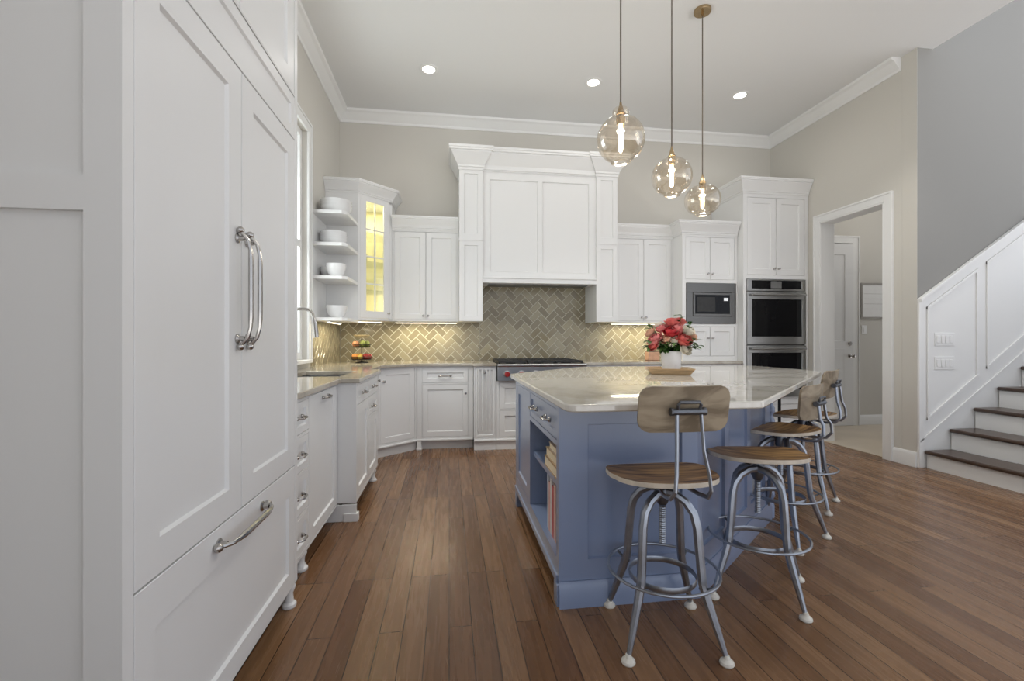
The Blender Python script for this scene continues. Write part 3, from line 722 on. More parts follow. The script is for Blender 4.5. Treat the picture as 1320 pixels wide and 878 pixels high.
# bowls on the shelves
def bowl_mb(r, h):
    b = MB(); pr = [(r * .45, 0), (r * .5, .004), (r * .8, h * .3), (r * .96, h * .75), (r, h), (r * .975, h), (r * .93, h * .75), (r * .76, h * .33), (r * .45, h * .12), (.002, h * .10)]
    b.lathe(pr, (0, 0, 0), 32); return b
def stack(x, y, z, r, h, n, dz, desc, grp):
    names = ['lowest', 'middle', 'topmost'] if n == 3 else (['lower', 'upper'] if n == 2 else (['lowest', 'second lowest', 'second highest', 'topmost'] if n == 4 else ['']))
    first = None
    for k in range(n):
        lab = desc.replace('#', names[k]).replace('  ', ' ').strip()
        if first is None:
            o = bowl_mb(r, h).build('bowl', 'ceramic'); first = o
        else:
            o = first.copy(); C.objects.link(o)
        o.location = (x, y, z + k * dz); tag(o, lab, 'bowl', grp)
stack(-1.10, 4.68, 2.398, .148, .075, 3, .032, '# wide white serving bowl in the stack on the top open shelf', 'bowls on the top shelf')
stack(-1.12, 4.66, 2.095, .125, .06, 4, .024, '# white bowl in the tall stack on the second shelf down', 'bowls on the second shelf')
stack(-1.165, 4.74, 1.781, .10, .095, 2, .02, '# white bowl in the left stack on the third shelf down', 'bowls on the third shelf')
stack(-1.075, 4.56, 1.781, .092, .10, 2, .02, '# white bowl in the right stack on the third shelf down', 'bowls on the third shelf')
stack(-1.09, 4.64, 1.388, .10, .12, 1, 0, 'single deep white bowl on the lowest open shelf', 'bowls on the lowest shelf')
# things behind the glass door
for x, y, z, lab in ((-.94, 5.2, 1.4145, 'amber-tinted bowl on the bottom of the lit glass cabinet'),):
    o = bowl_mb(.07, .085).build('bowl', 'brass'); o.location = (x, y, z); tag(o, lab, 'bowl')
for x, y, z, lab in ((-.95, 5.18, 1.7185, 'stemless glass on the lower shelf in the lit glass cabinet'), (-.93, 5.2, 2.0285, 'stemless glass on the middle shelf in the lit glass cabinet')):
    b = MB(); b.lathe([(.028, 0), (.034, .02), (.036, .10), (.033, .10), (.031, .02), (.002, .012)], (0, 0, 0), 20); o = b.build('drinking_glass', 'pane'); o.location = (x, y, z); tag(o, lab, 'glass')

# ------------------------------------------------------------------ microwave cabinet and oven tower
MF = 5.03
def mw_frame(t): pass
mc = thing('microwave_cabinet', 'white cabinet standing on the counter around the built-in microwave', 'cabinet', (2.716, MF, .927))
b = MB(); hw = .702
holes = [(.04, 1.893 - .927, hw - .04, 2.395 - .927), (.045, 1.367 - .927, hw - .02, 1.853 - .927), (.04, .985 - .927, hw - .04, 1.335 - .927)]
frame_cells(b, 0, 0, hw, 2.46 - .927, holes, 0, .02)
b.box(0, .02, 0, .019, .548, 2.46 - .927); b.box(hw - .019, .02, 0, hw, .548, 2.46 - .927); b.box(.019, .5, 0, hw - .019, .548, 2.46 - .927)
for zz in (.02, 1.35 - .927, 1.872 - .927, 2.44 - .927): b.box(.019, .0201, zz - .009, hw - .019, .5, zz + .009)
b.build('body', 'white', mc, smooth=False)
for hz, kz in (((1.893, 2.395), 1.96), ((.985, 1.335), 1.20)):
    for a, c, kx in ((.04, hw / 2, hw / 2 - .03), (hw / 2, hw - .04, hw / 2 + .03)):
        q = MB(); q.shaker(a + G, hz[0] - .927 + G, c - G, hz[1] - .927 - G, y=.001, th=.018, st=.055); d = q.build('door', 'white', mc); knob(d, kx, kz - .927, y=.001)
crown_part(mc, [(2.716, YB - .001), (2.716, MF), (3.414, MF)], 2.42, 2.575, .08)
b = MB(); b.box(2.7165, MF + .001, 2.461, 3.4175, YB - .002, 2.565); b.build('top', 'white', mc, world=True)
# microwave
mw = thing('microwave', 'built-in stainless microwave with a wide steel trim, beside the wall ovens', 'microwave', (2.765, MF, 1.371))
b = MB(); wm, hm = .63, .478
frame_cells(b, 0, 0, wm, hm, [(.075, .085, wm - .055, hm - .11)], -.012, .0195); b.build('trim_frame', 'steeld', mw, bevel=.002)
b = MB(); b.box(.077, -.004, .087, wm - .057, .40, hm - .112); b.build('body', 'black', mw)
b = MB(); frame_cells(b, .08, .09, wm - .06, hm - .115, [(.105, .115, wm - .085, hm - .14)], -.016, -.0045); dd = b.build('door_frame', 'steeld', mw, bevel=.002)
b = MB(); b.box(.106, -.012, .116, wm - .086, -.005, hm - .141); b.build('door_glass', 'bglass', mw)
b = MB(); b.box(.13, -.0135, .14, .36, -.0121, hm - .165); b.build('window_mesh', 'black', mw)
b = MB(); b.box(.47, -.0135, .27, .525, -.0121, .305); b.build('display', emis('lit_display', (.9, .95, 1), .35), mw)
# oven tower
OF = 4.925
ot = thing('oven_tower_cabinet', 'tallest white cabinet in the right corner around the double wall ovens', 'cabinet', (3.4215, OF, 0))
hw = .845
b = MB()
holes = [(.05, 1.945, hw - .05, 2.86), (.038, .50, hw - .046, 1.90), (.05, .135, hw - .05, .48)]
frame_cells(b, 0, .11, hw, 2.95, holes, 0, .02)
b.box(0, .02, .11, .019, .653, 2.95); b.box(hw - .019, .02, .11, hw, .653, 2.95); b.box(.019, .6, .11, hw - .019, .653, 2.95)
for zz in (.12, .49, 1.922, 2.94): b.box(.019, .0201, zz - .009, hw - .019, .6, zz + .009)
b.build('body', 'white', ot, smooth=False)
for a, c, kx in ((.05, hw / 2, hw / 2 - .03), (hw / 2, hw - .05, hw / 2 + .03)):
    q = MB(); q.shaker(a + G, 1.945 + G, c - G, 2.86 - G, y=.001, th=.018, st=.065); d = q.build('door', 'white', ot); knob(d, kx, 2.02, y=.001)
q = MB(); q.shaker(.05 + G, .135 + G, hw - .05 - G, .48 - G, y=.001, th=.018, st=.06); d = q.build('drawer', 'white', ot); pull(d, hw / 2, .32, .16, y=.001)
crown_part(ot, [(3.4215, YB - .001), (3.4215, OF), (4.266, OF)], 2.90, 3.075, .085)
b = MB(); b.box(3.422, OF + .001, 2.951, 4.266, YB - .002, 3.06); b.build('top', 'white', ot, world=True)
b = MB(); b.box(0, .01, 0, hw, .03, .109); b.build('toe_kick', 'white', ot)
ov = thing('wall_oven', 'stainless double wall oven with black glass, in the tall right corner cabinet', 'oven', (3.462, OF, .505))
wo = .756
b = MB(); b.box(0, .001, 0, wo, .55, 1.39); b.build('body', 'steeld', ov)
b = MB(); frame_cells(b, 0, 1.25, wo, 1.39, [(.055, 1.275, wo - .055, 1.373)], -.02, 0); b.build('control_panel', 'steel', ov, bevel=.002)
b = MB(); b.box(.056, -.016, 1.276, wo - .056, -.001, 1.372); b.build('control_glass', 'bglass', ov)
b = MB(); b.box(.30, -.018, 1.283, .44, -.0161, 1.365); b.build('display', 'screen', ov)
for zb, zt in ((.62, 1.238), (.0, .605)):
    b = MB(); frame_cells(b, 0, zb, wo, zt, [(.055, zb + .09, wo - .055, zt - .085)], -.025, -.0005); d = b.build('oven_door', 'steel', ov, bevel=.002)
    b = MB(); b.box(.056, -.02, zb + .091, wo - .056, -.001, zt - .086); b.build('oven_glass', 'bglass', d)
    b = MB(); b.tube([(.03, -.062, zt - .035), (wo - .03, -.062, zt - .035)], .013, 12)
    for x in (.06, wo - .06): b.tube([(x, -.025, zt - .035), (x, -.062, zt - .035)], .009, 10)
    b.build('handle', 'steel', d)

# ------------------------------------------------------------------ island
IL, IF = .475, 1.945
E0, E1 = Vector((1.125, IF)), Vector((2.09, 2.735))
ea = math.degrees(atan2(E1.y - E0.y, E1.x - E0.x)); el = (E1 - E0).length
isl = thing('kitchen_island', 'blue-grey kitchen island with open bookshelves and an angled seating side', 'kitchen island', (IL, IF, 0))
IT = .893; bay0, bay1 = 1.99, 2.66
b = MB()
b.prism([(.80, IF + .02), (1.12, IF + .02), (2.075, 2.745), (1.75, 3.88), (1.25, 3.88), (IL + .02, 3.22), (IL + .02, bay1), (.80, bay1)], .115, IT)
b.box(IL + .02, IF + .02, .70, .80, bay1, IT); b.box(IL + .02, IF + .02, .115, .80, bay1, .20); b.box(IL + .02, IF + .02, .20, .80, bay0, .70)
b.build('carcass', 'blue', isl, world=True, smooth=False)
# left face: faces -x. local frame x along -y
lf = MB(); m_l = Matrix.Translation((IL, 3.24, 0)) @ Matrix.Rotation(R(-90), 4, 'Z')   # local x -> -y, local -y -> -x
Lw = 3.24 - IF - .0197
t2 = MB(); hx0, hx1 = 3.24 - bay1, 3.24 - bay0
frame_cells(t2, 0, .115, Lw, IT, [(hx0, .20, hx1, .70), (hx0 - .0, .725, hx1, .865), (.06, .20, hx0 - .06, .865)], 0, .02)
t2.v = [tuple(m_l @ Vector(p)) for p in t2.v]; t2.build('face_frame', 'blue', isl, world=True, smooth=False)
def left_part(mb, name, m, parent):
    mb.v = [tuple(m_l @ Vector(p)) for p in mb.v]; return mb.build(name, m, parent, world=True)
q = MB(); q.shaker(hx0 + G, .725 + G, hx1 - G, .865 - G, y=.001, th=.018, st=.03); dw = left_part(q, 'drawer', 'blue', isl)
for hx in (hx0 + .17, hx1 - .17):
    o = pull(dw, 0, 0, .11, .006, y=.001, out=.032)
    inv = RM(isl).inverted(); o.data.transform(inv @ m_l @ Matrix.Translation((hx, 0, .795)))
q = MB(); q.shaker(.06 + G, .20 + G, hx0 - .06 - G, .865 - G, y=.001, th=.018, st=.06); left_part(q, 'panel', 'blue', isl)
b = MB(); b.box(IL + .022, bay0 + .001, .49, .799, bay1 - .001, .515); b.build('shelf', 'blue', isl, world=True)
# front and angled panels
q = MB(); q.box(IL, IF, .115, E0.x, IF + .02, IT) if False else None
q = MB(); frame_cells(q, IL, .115, E0.x, IT, [(.607, .205, 1.05, .80)], IF, IF + .0195); q.shaker(.607, .205, 1.05, .80, y=IF, th=.0195, st=.001, rec=.014, bev=.004); q.build('end_panel', 'blue', isl, world=True, smooth=False)
m_e = Matrix.Translation((E0.x, E0.y, 0)) @ Matrix.Rotation(R(ea), 4, 'Z')
q = MB(); hs = [(.06, .205, .37, .80), (.44, .205, .75, .80), (.82, .205, 1.13, .80)]
frame_cells(q, 0, .115, el, IT, hs, 0, .0195)
for h in hs: q.shaker(*h, y=0, th=.0195, st=.001, rec=.014, bev=.004)
q.v = [tuple(m_e @ Vector(p)) for p in q.v]; q.build('angled_panel', 'blue', isl, world=True, smooth=False)
b = MB(); bp = [(-.02, 0), (.014, 0), (.014, .088), (.008, .10), (.006, .114), (-.02, .114)]
b.sweep([(IL + .0, IF), (E0.x, E0.y), (E1.x, E1.y)], bp); b.build('baseboard', 'blue', isl, world=True)
b = MB(); b.box(IL - .008, IF + .02, .10, IL + .02, 3.24, .135); b.build('bottom_rail', 'blue', isl, world=True, bevel=.003)
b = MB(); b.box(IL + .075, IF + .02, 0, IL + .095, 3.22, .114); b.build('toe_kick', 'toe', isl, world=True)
for yy in (IF + .0145, 3.17):
    b = MB(); b.prism([(IL - .008, yy - .012), (IL + .06, yy - .012), (IL + .05, yy + .05), (IL - .008, yy + .05)], 0, .10); b.build('foot', 'blue', isl, world=True, bevel=.004)
b = MB(); prof = [(.03, 0), (.03, .08), (.022, .1)]
for k in range(9): prof += [(.022, .12 + k * .08), (.032, .14 + k * .08), (.032, .165 + k * .08), (.022, .185 + k * .08)]
prof += [(.03, .86), (.03, IT)]
b.lathe(prof, (E1.x + .02, E1.y + .03, 0), 18); b.build('turned_post', 'blue', isl, world=True)
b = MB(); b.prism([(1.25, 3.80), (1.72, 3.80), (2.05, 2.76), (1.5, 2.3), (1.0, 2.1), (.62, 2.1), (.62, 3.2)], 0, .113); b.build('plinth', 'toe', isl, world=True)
for px, py in ((2.42, 3.215), (2.66, 3.37)):
    b = MB(); b.lathe([(.03, 0), (.03, .006), (.012, .012), (.012, .88), (.03, .886), (.03, .8945)], (px, py, 0), 14); b.build('support_post', 'black', isl, world=True)
# countertop
def round_poly(pts, rad, n=6):
    out = []; N = len(pts)
    for i in range(N):
        p = Vector(pts[i]); a = (Vector(pts[i - 1]) - p); c = (Vector(pts[(i + 1) % N]) - p); r = rad[i]
        if not r: out.append(tuple(p)); continue
        a.normalize(); c.normalize(); th = a.angle(c); d = r / math.tan(th / 2)
        q0, q1 = p + a * d, p + c * d
        for k in range(n + 1):
            t = k / n; out.append(tuple(q0 * (1 - t) ** 2 + p * 2 * t * (1 - t) + q1 * t * t))
    return out
CP = round_poly([(.445, 1.685), (1.26, 1.685), (2.86, 3.17), (2.96, 3.42), (2.92, 4.12), (1.23, 4.12), (.445, 3.33)], [.06, .05, .08, .08, .1, .1, .1])
b = MB(); b.prism(CP, .8945, .925); tag(b.build('island_countertop', 'quartz', bevel=.006), 'pale polished quartz top of the blue-grey island', 'countertop')
ITZ = .9255

# books on the island shelves
def book(loc, dims, col, lab, grp, rz=0, cover=None):
    L, D, H = dims   # long, deep, thick lying flat
    t = thing('book', lab, 'book', loc, rz, grp)
    m = mat('book_cover', col, .5, var=.1)
    b = MB(); b.box(0, 0, 0, D, L, .003); b.box(0, 0, H - .003, D, L, H); b.box(D - .004, 0, .003, D, L, H - .003); b.build('cover', m, t)
    b = MB(); b.box(.004, .004, .0031, D - .0041, L - .004, H - .0031); b.build('pages', 'pages', t)
    return t
zb = .5155
for k, (L, D, H, col, lab) in enumerate(((.34, .24, .05, (.42, .27, .14), 'tan cookbook at the bottom of the flat pile on the upper island shelf'), (.32, .23, .045, (.58, .42, .25), 'light brown cookbook in the middle of the flat pile on the upper island shelf'), (.26, .22, .035, (.50, .38, .30), 'pale cookbook on top of the flat pile on the upper island shelf'))):
    t = book((.50 + k * .006, 2.03 + k * .01, zb), (L, D, H), col, lab, 'books lying on the upper island shelf'); zb += H + .0008
yy = 2.13
for k, (th, hh, col, lab) in enumerate(((.04, .27, (.62, .42, .36), 'pink upright book nearest the front on the lower island shelf'), (.045, .25, (.50, .10, .10), 'red upright book second from the front on the lower island shelf'), (.03, .29, (.66, .64, .62), 'tall white upright book in the middle of the row on the lower island shelf'), (.035, .25, (.60, .34, .30), 'rose upright book fourth from the front on the lower island shelf'), (.03, .28, (.55, .56, .60), 'grey upright book farthest back on the lower island shelf'))):
    t = thing('book', lab, 'book', (.505, yy, .2005), 0, 'books standing on the lower island shelf')
    m = mat('book_cover', col, .5, var=.1)
    b = MB(); b.box(0, 0, 0, .19, .003, hh); b.box(0, th - .003, 0, .19, th, hh); b.box(0, .003, 0, .004, th - .003, hh); b.build('cover', m, t)
    b = MB(); b.box(.0041, .0031, .004, .186, th - .0031, hh - .004); b.build('pages', 'paper', t); yy += th + .002

# ------------------------------------------------------------------ stools
def make_stool(name, label, loc, rz, back=True, bz=.92, tilt=8, seat_rz=0, sz=.637, grp=None, curv=.8, hh=.097, back_m='backwood'):
    t = thing(name, label, 'stool', loc, rz, grp)
    # legs: two arched bent bars, each with a left and a right leg
    for sy in (-1, 1):
        for sx in (-1, 1):
            pts = [(0.004 * sx, sy * .035, .575), (sx * .035, sy * .05, .570), (sx * .068, sy * .07, .548), (sx * .092, sy * .085, .51), (sx * .102, sy * .095, .46), (sx * .108, sy * .105, .36), (sx * .114, sy * .114, .26), (sx * .128, sy * .128, .20), (sx * .155, sy * .155, .10), (sx * .176, sy * .176, .022)]
            b = MB(); b.tube(pts, [.0165] * 8 + [.0135, .009], 8); lg = b.build('leg', 'stoolsteel', t)
            b = MB(); b.lathe([(.023, 0), (.026, .005), (.024, .013), (.013, .022), (.009, .034)], (sx * .177, sy * .177, 0), 16); b.build('glide', 'glide', lg)
    b = MB(); b.lathe([(.016, .515), (.022, .525), (.03, .545), (.03, .575), (.028, .585), (.028, .60), (.05, .605), (.05, .612), (.004, .612)], (0, 0, 0), 20); b.build('hub', 'darksteel', t)
    b = MB(); prof = []
    for k in range(18): prof += [(.012, .36 + k * .0085), (.014, .364 + k * .0085)]
    b.lathe(prof, (0, 0, 0), 14); b.build('screw', 'stoolsteel', t)
    b = MB(); n = 40; rr = .213; b.tube([(rr * cos(2 * pi * k / n), rr * sin(2 * pi * k / n), .262) for k in range(n)], .006, 8, closed=True); b.build('foot_ring', 'stoolsteel', t)
    b = MB(); ri = .128; b.tube([(ri * cos(2 * pi * k / n), ri * sin(2 * pi * k / n), .235) for k in range(n)], .012, 8, closed=True, flat=(1, .25)); b.build('inner_band', 'stoolsteel', t)
    for k in range(4):
        a = R(45 + 90 * k)
        b = MB(); b.tube([(.15 * cos(a), .15 * sin(a), .235), (.185 * cos(a), .185 * sin(a), .245), (.211 * cos(a), .211 * sin(a), .262)], .005, 8); b.build('ring_bracket', 'darksteel', t)
    # seat: D-shaped, rounded at the back, slightly dished
    ms = Matrix.Rotation(R(seat_rz), 4, 'Z')
    b = MB(); n = 48; rings = 7; vs = []; fs = []
    def outline(a):
        x, y = cos(a), sin(a); ex = 3.2 if y > 0 else 2.15
        r_ = 1 / ((abs(x) ** ex + abs(y) ** ex) ** (1 / ex))
        return x * r_ * (.212 if y > 0 else .205 + .0 * y), y * r_ * (.17 if y > 0 else .20)
    def zsurf(f, y, a): return sz + .010 - .016 * (1 - f * f) + (.012 * (max(0, -y) / .2) ** 2) - (.014 * (max(0, y) / .17) ** 3)
    for side in (0, 1):
        for q in range(rings + 1):
            f = q / rings
            for k in range(n):
                a = 2 * pi * k / n; x, y = outline(a); ff = max(f, .001)
                vs.append(ms @ Vector((x * ff, y * ff, zsurf(f, y * f, a) - side * .018)))
    for side in (0, 1):
        o = side * (rings + 1) * n
        for q in range(rings):
            for k in range(n): fs.append((o + q * n + k, o + q * n + (k + 1) % n, o + (q + 1) * n + (k + 1) % n, o + (q + 1) * n + k))
    o2 = (rings + 1) * n
    b.add(vs, fs); b.build('seat', 'seat', t, ang=50)
    b = MB(); b.v = [tuple(v_) for v_ in vs[rings * n:(rings + 1) * n]] + [tuple(v_) for v_ in vs[o2 + rings * n:o2 + (rings + 1) * n]]
    b.v = [tuple(Vector((p[0] * 1.006, p[1] * 1.006, p[2]))) for p in b.v]
    b.f = [(k, (k + 1) % n, n + (k + 1) % n, n + k) for k in range(n)]; b.build('seat_edge', 'pale', t, ang=50)
    b = MB()
    for a in (45, 135): b.box(-.14, -.012, .609, .14, .012, .615, ms @ Matrix.Rotation(R(a), 4, 'Z'))
    b.build('seat_spider', 'darksteel', t)
    if back:
        for sx in (-1, 1):
            pts = [(sx * .05, -.06, .612), (sx * .068, -.16, .605), (sx * .07, -.215, .612), (sx * .066, -.243, .645), (sx * .060, -.240, .70), (sx * .05, -.222, .78 + (bz - .92) * .5), (sx * .045, -.212, bz - .015)]
            b = MB(); b.tube([ms @ Vector(p) for p in pts], [.0085] * 7, 8, flat=(1, .75)); b.build('back_rod', 'stoolsteel', t)
        mb_ = ms @ Matrix.Translation((0, -.185, bz)) @ Matrix.Rotation(R(tilt), 4, 'X')
        b = MB(); W2, H2 = .172, hh; nx, nz = 16, 8; vs = []; fs = []
        for side in (0, 1):
            for j in range(nz + 1):
                for i in range(nx + 1):
                    u, v = -1 + 2 * i / nx, -1 + 2 * j / nz
                    # square-to-rounded-rectangle map
                    x = u * W2; z = v * H2; rc = .045
                    dx, dz = abs(x) - (W2 - rc), abs(z) - (H2 - rc)
                    if dx > 0 and dz > 0:
                        mxx = max(dx, dz); ln = hypot(dx, dz); k = mxx / ln
                        x = math.copysign(W2 - rc + dx * k, x); z = math.copysign(H2 - rc + dz * k, z)
                    y = curv * x * x + .008 - side * .012
                    y = y if True else 0
                    vs.append(mb_ @ Vector((x, y, z)))
        st = (nx + 1) * (nz + 1)
        for side in (0, 1):
            for j in range(nz):
                for i in range(nx):
                    a = side * st + j * (nx + 1) + i; fs.append((a, a + 1, a + nx + 2, a + nx + 1))
        rim = [i for i in range(nx + 1)] + [j * (nx + 1) + nx for j in range(1, nz + 1)] + [nz * (nx + 1) + i for i in range(nx - 1, -1, -1)] + [j * (nx + 1) for j in range(nz - 1, 0, -1)]
        for k in range(len(rim)): fs.append((rim[k], rim[(k + 1) % len(rim)], st + rim[(k + 1) % len(rim)], st + rim[k]))
        b.add(vs, fs); bk = b.build('backrest', back_m, t, ang=50)
        b = MB(); mk = ms @ Matrix.Translation((0, -.205, bz))
        b.tube([mk @ Vector((-.06, -.004, -.005)), mk @ Vector((.06, -.004, -.005))], .012, 12)
        b.tube([mk @ Vector((-.05, .018, -.005)), mk @ Vector((.05, .018, -.005))], .01, 12)
        lp = [(-.04, -.008, .003), (-.043, -.012, .02), (-.036, -.014, .03), (.036, -.014, .03), (.043, -.012, .02), (.04, -.008, .003)]
        b.tube([mk @ Vector(p) for p in lp], .006, 8)
        for sx in (-1, 1): b.tube([mk @ Vector((sx * .066, 0, -.005)), mk @ Vector((sx * .056, 0, -.005))], .015, 10)
        b.build('back_bracket', 'darksteel', t)
    return t
SG = 'industrial stools around the island'
make_stool('bar_stool', 'steel bar stool with its wooden backrest toward the viewer, at the island front', (.846, 1.725, 0), -9, True, .922, 10, 8, grp=SG, curv=.3, hh=.086)
make_stool('bar_stool', 'steel bar stool without a backrest, second from the front of the island', (1.438, 1.965, 0), -36, False, seat_rz=28, grp=SG)
make_stool('bar_stool', 'steel bar stool seen from its side, third along the angled side of the island', (1.975, 2.492, 0), 27, True, .82, 4, 4, grp=SG)
make_stool('bar_stool', 'farthest steel bar stool at the angled side, closest to the doorway', (2.54, 2.982, 0), 40, True, .866, 10, -7, grp=SG)

# ------------------------------------------------------------------ pendants and recessed lights
def pendant(x, y, label, shape):
    zc = 2.317
    t = thing('pendant_lamp', label, 'pendant lamp', (x, y, zc), 0, 'glass globe pendants over the island')
    b = MB(); b.lathe([(.065, ZC - zc - .022), (.068, ZC - zc - .014), (.068, ZC - zc - .001)], (0, 0, 0), 28); b.tube([(0, 0, ZC - zc - .05), (0, 0, ZC - zc - .02)], .01, 12)
    b.build('canopy', 'brass', t)
    b = MB(); b.tube([(0, 0, .205), (0, 0, ZC - zc - .03)], .0045, 8); b.build('cord', 'cord', t)
    top = .132
    b = MB(); b.lathe([(.022, .085), (.026, .11), (.026, top + .004), (.03, top + .008), (.022, top + .018), (.013, top + .05), (.008, top + .065), (.006, top + .08)], (0, 0, 0), 24); b.build('socket_cap', 'brass', t)
    b = MB(); Rr = .135; prof = []
    for i in range(19):
        a = R(14 + (152 - 14) * i / 18); s_ = sin(a); c_ = cos(a)
        prof.append((Rr * s_ ** shape[0] * shape[2], Rr * c_ * shape[1]))
    prof = [(.036, top + .045), (.046, top + .03), (.046, top + .012), (.036, prof[0][1] + .004)] + prof if shape[3] else [(.036, prof[0][1] + .002)] + prof
    rb = prof[-1][0]; zb_ = prof[-1][1]
    prof += [(rb * .8, zb_ - .006), (rb * .86, zb_ - .016), (rb * .7, zb_ - .018), (rb * .62, zb_ - .008)]
    b.lathe(prof, (0, 0, 0), 40, cap=False); b.build('globe', 'amberglass', t, ang=60)
    b = MB(); b.lathe([(.010, .085), (.012, .06), (.014, .03), (.014, -.045), (.011, -.065), (.003, -.075)], (0, 0, 0), 18); b.build('bulb', 'filament', t)
    lamp('pendant_light', 'POINT', (0, 0, -.12), PEND_W, (1, .98, .93), .05, parent=t)
pendant(.97, 2.49, 'nearest glass globe pendant lamp hanging in front of the hood', (1.0, .98, 1.0, True))
pendant(1.545, 3.007, 'middle glass globe pendant lamp of the row over the island', (1.0, .98, 1.02, False))
pendant(2.05, 3.472, 'farthest glass globe pendant lamp, its brass canopy in view', (.8, .88, 1.04, False))
def can(x, y, label, k=.15, sp=165, tilt=0):
    t = thing('recessed_light', label, 'ceiling light', (x, y, ZC), 0, 'recessed ceiling lights')
    b = MB(); b.lathe([(.062, -.001), (.062, -.006), (.085, -.008), (.092, -.004), (.092, -.0005)], (0, 0, 0), 32); b.build('trim_ring', 'trimw', t)
    b = MB(); b.lathe([(.060, -.0005), (.060, -.004), (.002, -.005)], (0, 0, 0), 28); b.build('lens', 'canlight', t)
    lamp('can_lamp', 'SPOT', (0, 0, -.03), CAN_W * k, (1, .97, .92), 0.06, rot=(R(tilt), 0, 0), spot=sp, parent=t)
can(-.2, 4.6, 'left one of the three lit recessed ceiling lights')
can(1.494, 4.6, 'middle one of the three lit recessed ceiling lights, left of the nearest pendant cord')
can(3.17, 4.62, 'right one of the three lit recessed ceiling lights, beyond the pendants')
LB = 'added unseen recessed ceiling light, nearer the viewer than the three over the range wall'
can(-.1, 3.1, LB, 2.0, 74, 14); can(1.494, 3.1, LB, .8, 112); can(3.17, 3.1, LB, 1.2, 112)  # added out-of-view row; the left one tilts back to brighten the base cabinets

# ------------------------------------------------------------------ staircase and wainscot
st = thing('staircase', 'white staircase with dark wood treads climbing to the right', 'staircase', (4.315, 2.3, 0))
RUN, RISE, X0s = .262, .19, 4.315
SY0_, SY1_ = 2.25, YC - .024
for i in range(9):
    xt = X0s + RUN * i; zt = .165 + RISE * i
    b = MB(); b.box(xt + .03, SY0_, 0 if i == 0 else zt - RISE, xt + RUN + .03, SY1_, zt - .036); b.build('riser', 'trimw', st, world=True)
    b = MB(); b.box(xt, SY0_ - .02, zt - .035, xt + RUN + .029, SY1_, zt); b.build('tread', 'tread', st, world=True, bevel=.012)
wt = struct(bpy.data.objects.new('trim_3', None), 'white panelled wainscot rising along the stairs', 'wainscot'); C.objects.link(wt)
xa, xb = XR + .012, 8.1; sl = .665
zt_ = lambda x: 1.535 + sl * (x - 4.285)
zl = lambda x: .29 + .725 * (x - 4.335)
b = MB(); b.prism_xz([(xa, 0), (xb, 0), (xb, zt_(xb)), (xa, zt_(xa))], YC - .012, YC - .0005); b.build('wainscot_board', 'trimw', wt)
b = MB()
b.prism_xz([(xa - .012, zt_(xa) - .012), (xb, zt_(xb) - .012), (xb, zt_(xb) + .02), (xa - .012, zt_(xa) + .02)], YC - .04, YC)
b.prism_xz([(xa - .012, 0), (xa + .04, 0), (xa + .04, zt_(xa + .04) - .013), (xa - .012, zt_(xa) - .013)], YC - .022, YC)
b.prism_xz([(xa, zl(xa) - .02), (xb, zl(xb) - .02), (xb, zl(xb)), (xa, zl(xa))], YC - .022, YC - .012)
b.build('cap_rail', 'trimw', wt, bevel=.003)
def bead_frame(x0, x1):
    b = MB(); q = .022
    lo = lambda x: zl(x) + .13; hi = lambda x: zt_(x) - .10
    lo0 = max(lo(x0), .2)
    b.prism_xz([(x0, lo(x0)), (x1, lo(x1)), (x1, lo(x1) + q * 1.3), (x0, lo(x0) + q * 1.3)], YC - .026, YC - .012)
    b.prism_xz([(x0, hi(x0) - q * 1.3), (x1, hi(x1) - q * 1.3), (x1, hi(x1)), (x0, hi(x0))], YC - .026, YC - .012)
    b.prism_xz([(x0, lo(x0)), (x0 + q, lo(x0 + q)), (x0 + q, hi(x0 + q)), (x0, hi(x0))], YC - .025, YC - .012)
    b.prism_xz([(x1 - q, lo(x1 - q)), (x1, lo(x1)), (x1, hi(x1)), (x1 - q, hi(x1 - q))], YC - .025, YC - .012)
    b.build('panel_moulding', 'trimw', wt, bevel=.003)
bead_frame(4.355, 4.91); bead_frame(5.0, 5.75); bead_frame(5.84, 6.6)
for z, lab in ((1.18, 'upper white four-gang switch plate on the stair wainscot'), (.96, 'lower white four-gang switch plate on the stair wainscot')):
    t = thing('switch_plate', lab, 'light switch', (4.545, YC - .0125, z))
    b = MB(); b.box(-.105, -.006, -.06, .105, 0, .06); b.build('plate', 'trimw', t, bevel=.002)
    for k in range(4):
        b = MB(); b.box(-.088 + k * .046, -.011, -.034, -.088 + k * .046 + .034, -.0061, .034); b.build('rocker', 'trimw', t, bevel=.002)
# hall: framed sheet, switch, hook
t = thing('framed_calendar', 'grey-framed blank white planner board hanging in the side hall', 'wall board', (5.63, YB - .001, 1.475))
b = MB(); frame_cells(b, 0, 0, .66, .49, [(.02, .02, .64, .47)], -.022, 0); b.build('frame', 'frame', t)
b = MB(); b.box(.021, -.012, .021, .639, -.001, .469); b.build('sheet', 'paper', t)
b = MB()
for k in range(1, 5): b.box(.05, -.0128, .06 + k * .07, .61, -.0121, .063 + k * .07)
b.build('grid_lines', 'frame', t)
t = thing('switch_plate', 'single white switch plate below the planner board in the side hall', 'light switch', (5.69, YB - .001, 1.32))
b = MB(); b.box(-.04, -.006, -.06, .04, 0, .06); b.build('plate', 'trimw', t, bevel=.002)
b = MB(); b.box(-.017, -.011, -.034, .017, -.0061, .034); b.build('rocker', 'trimw', t, bevel=.002)
lamp('hall_fill', 'POINT', (5.6, 4.6, 2.9), 9, (1, .95, .88), .15)  # unseen fill added to brighten the side hall, has no fixture

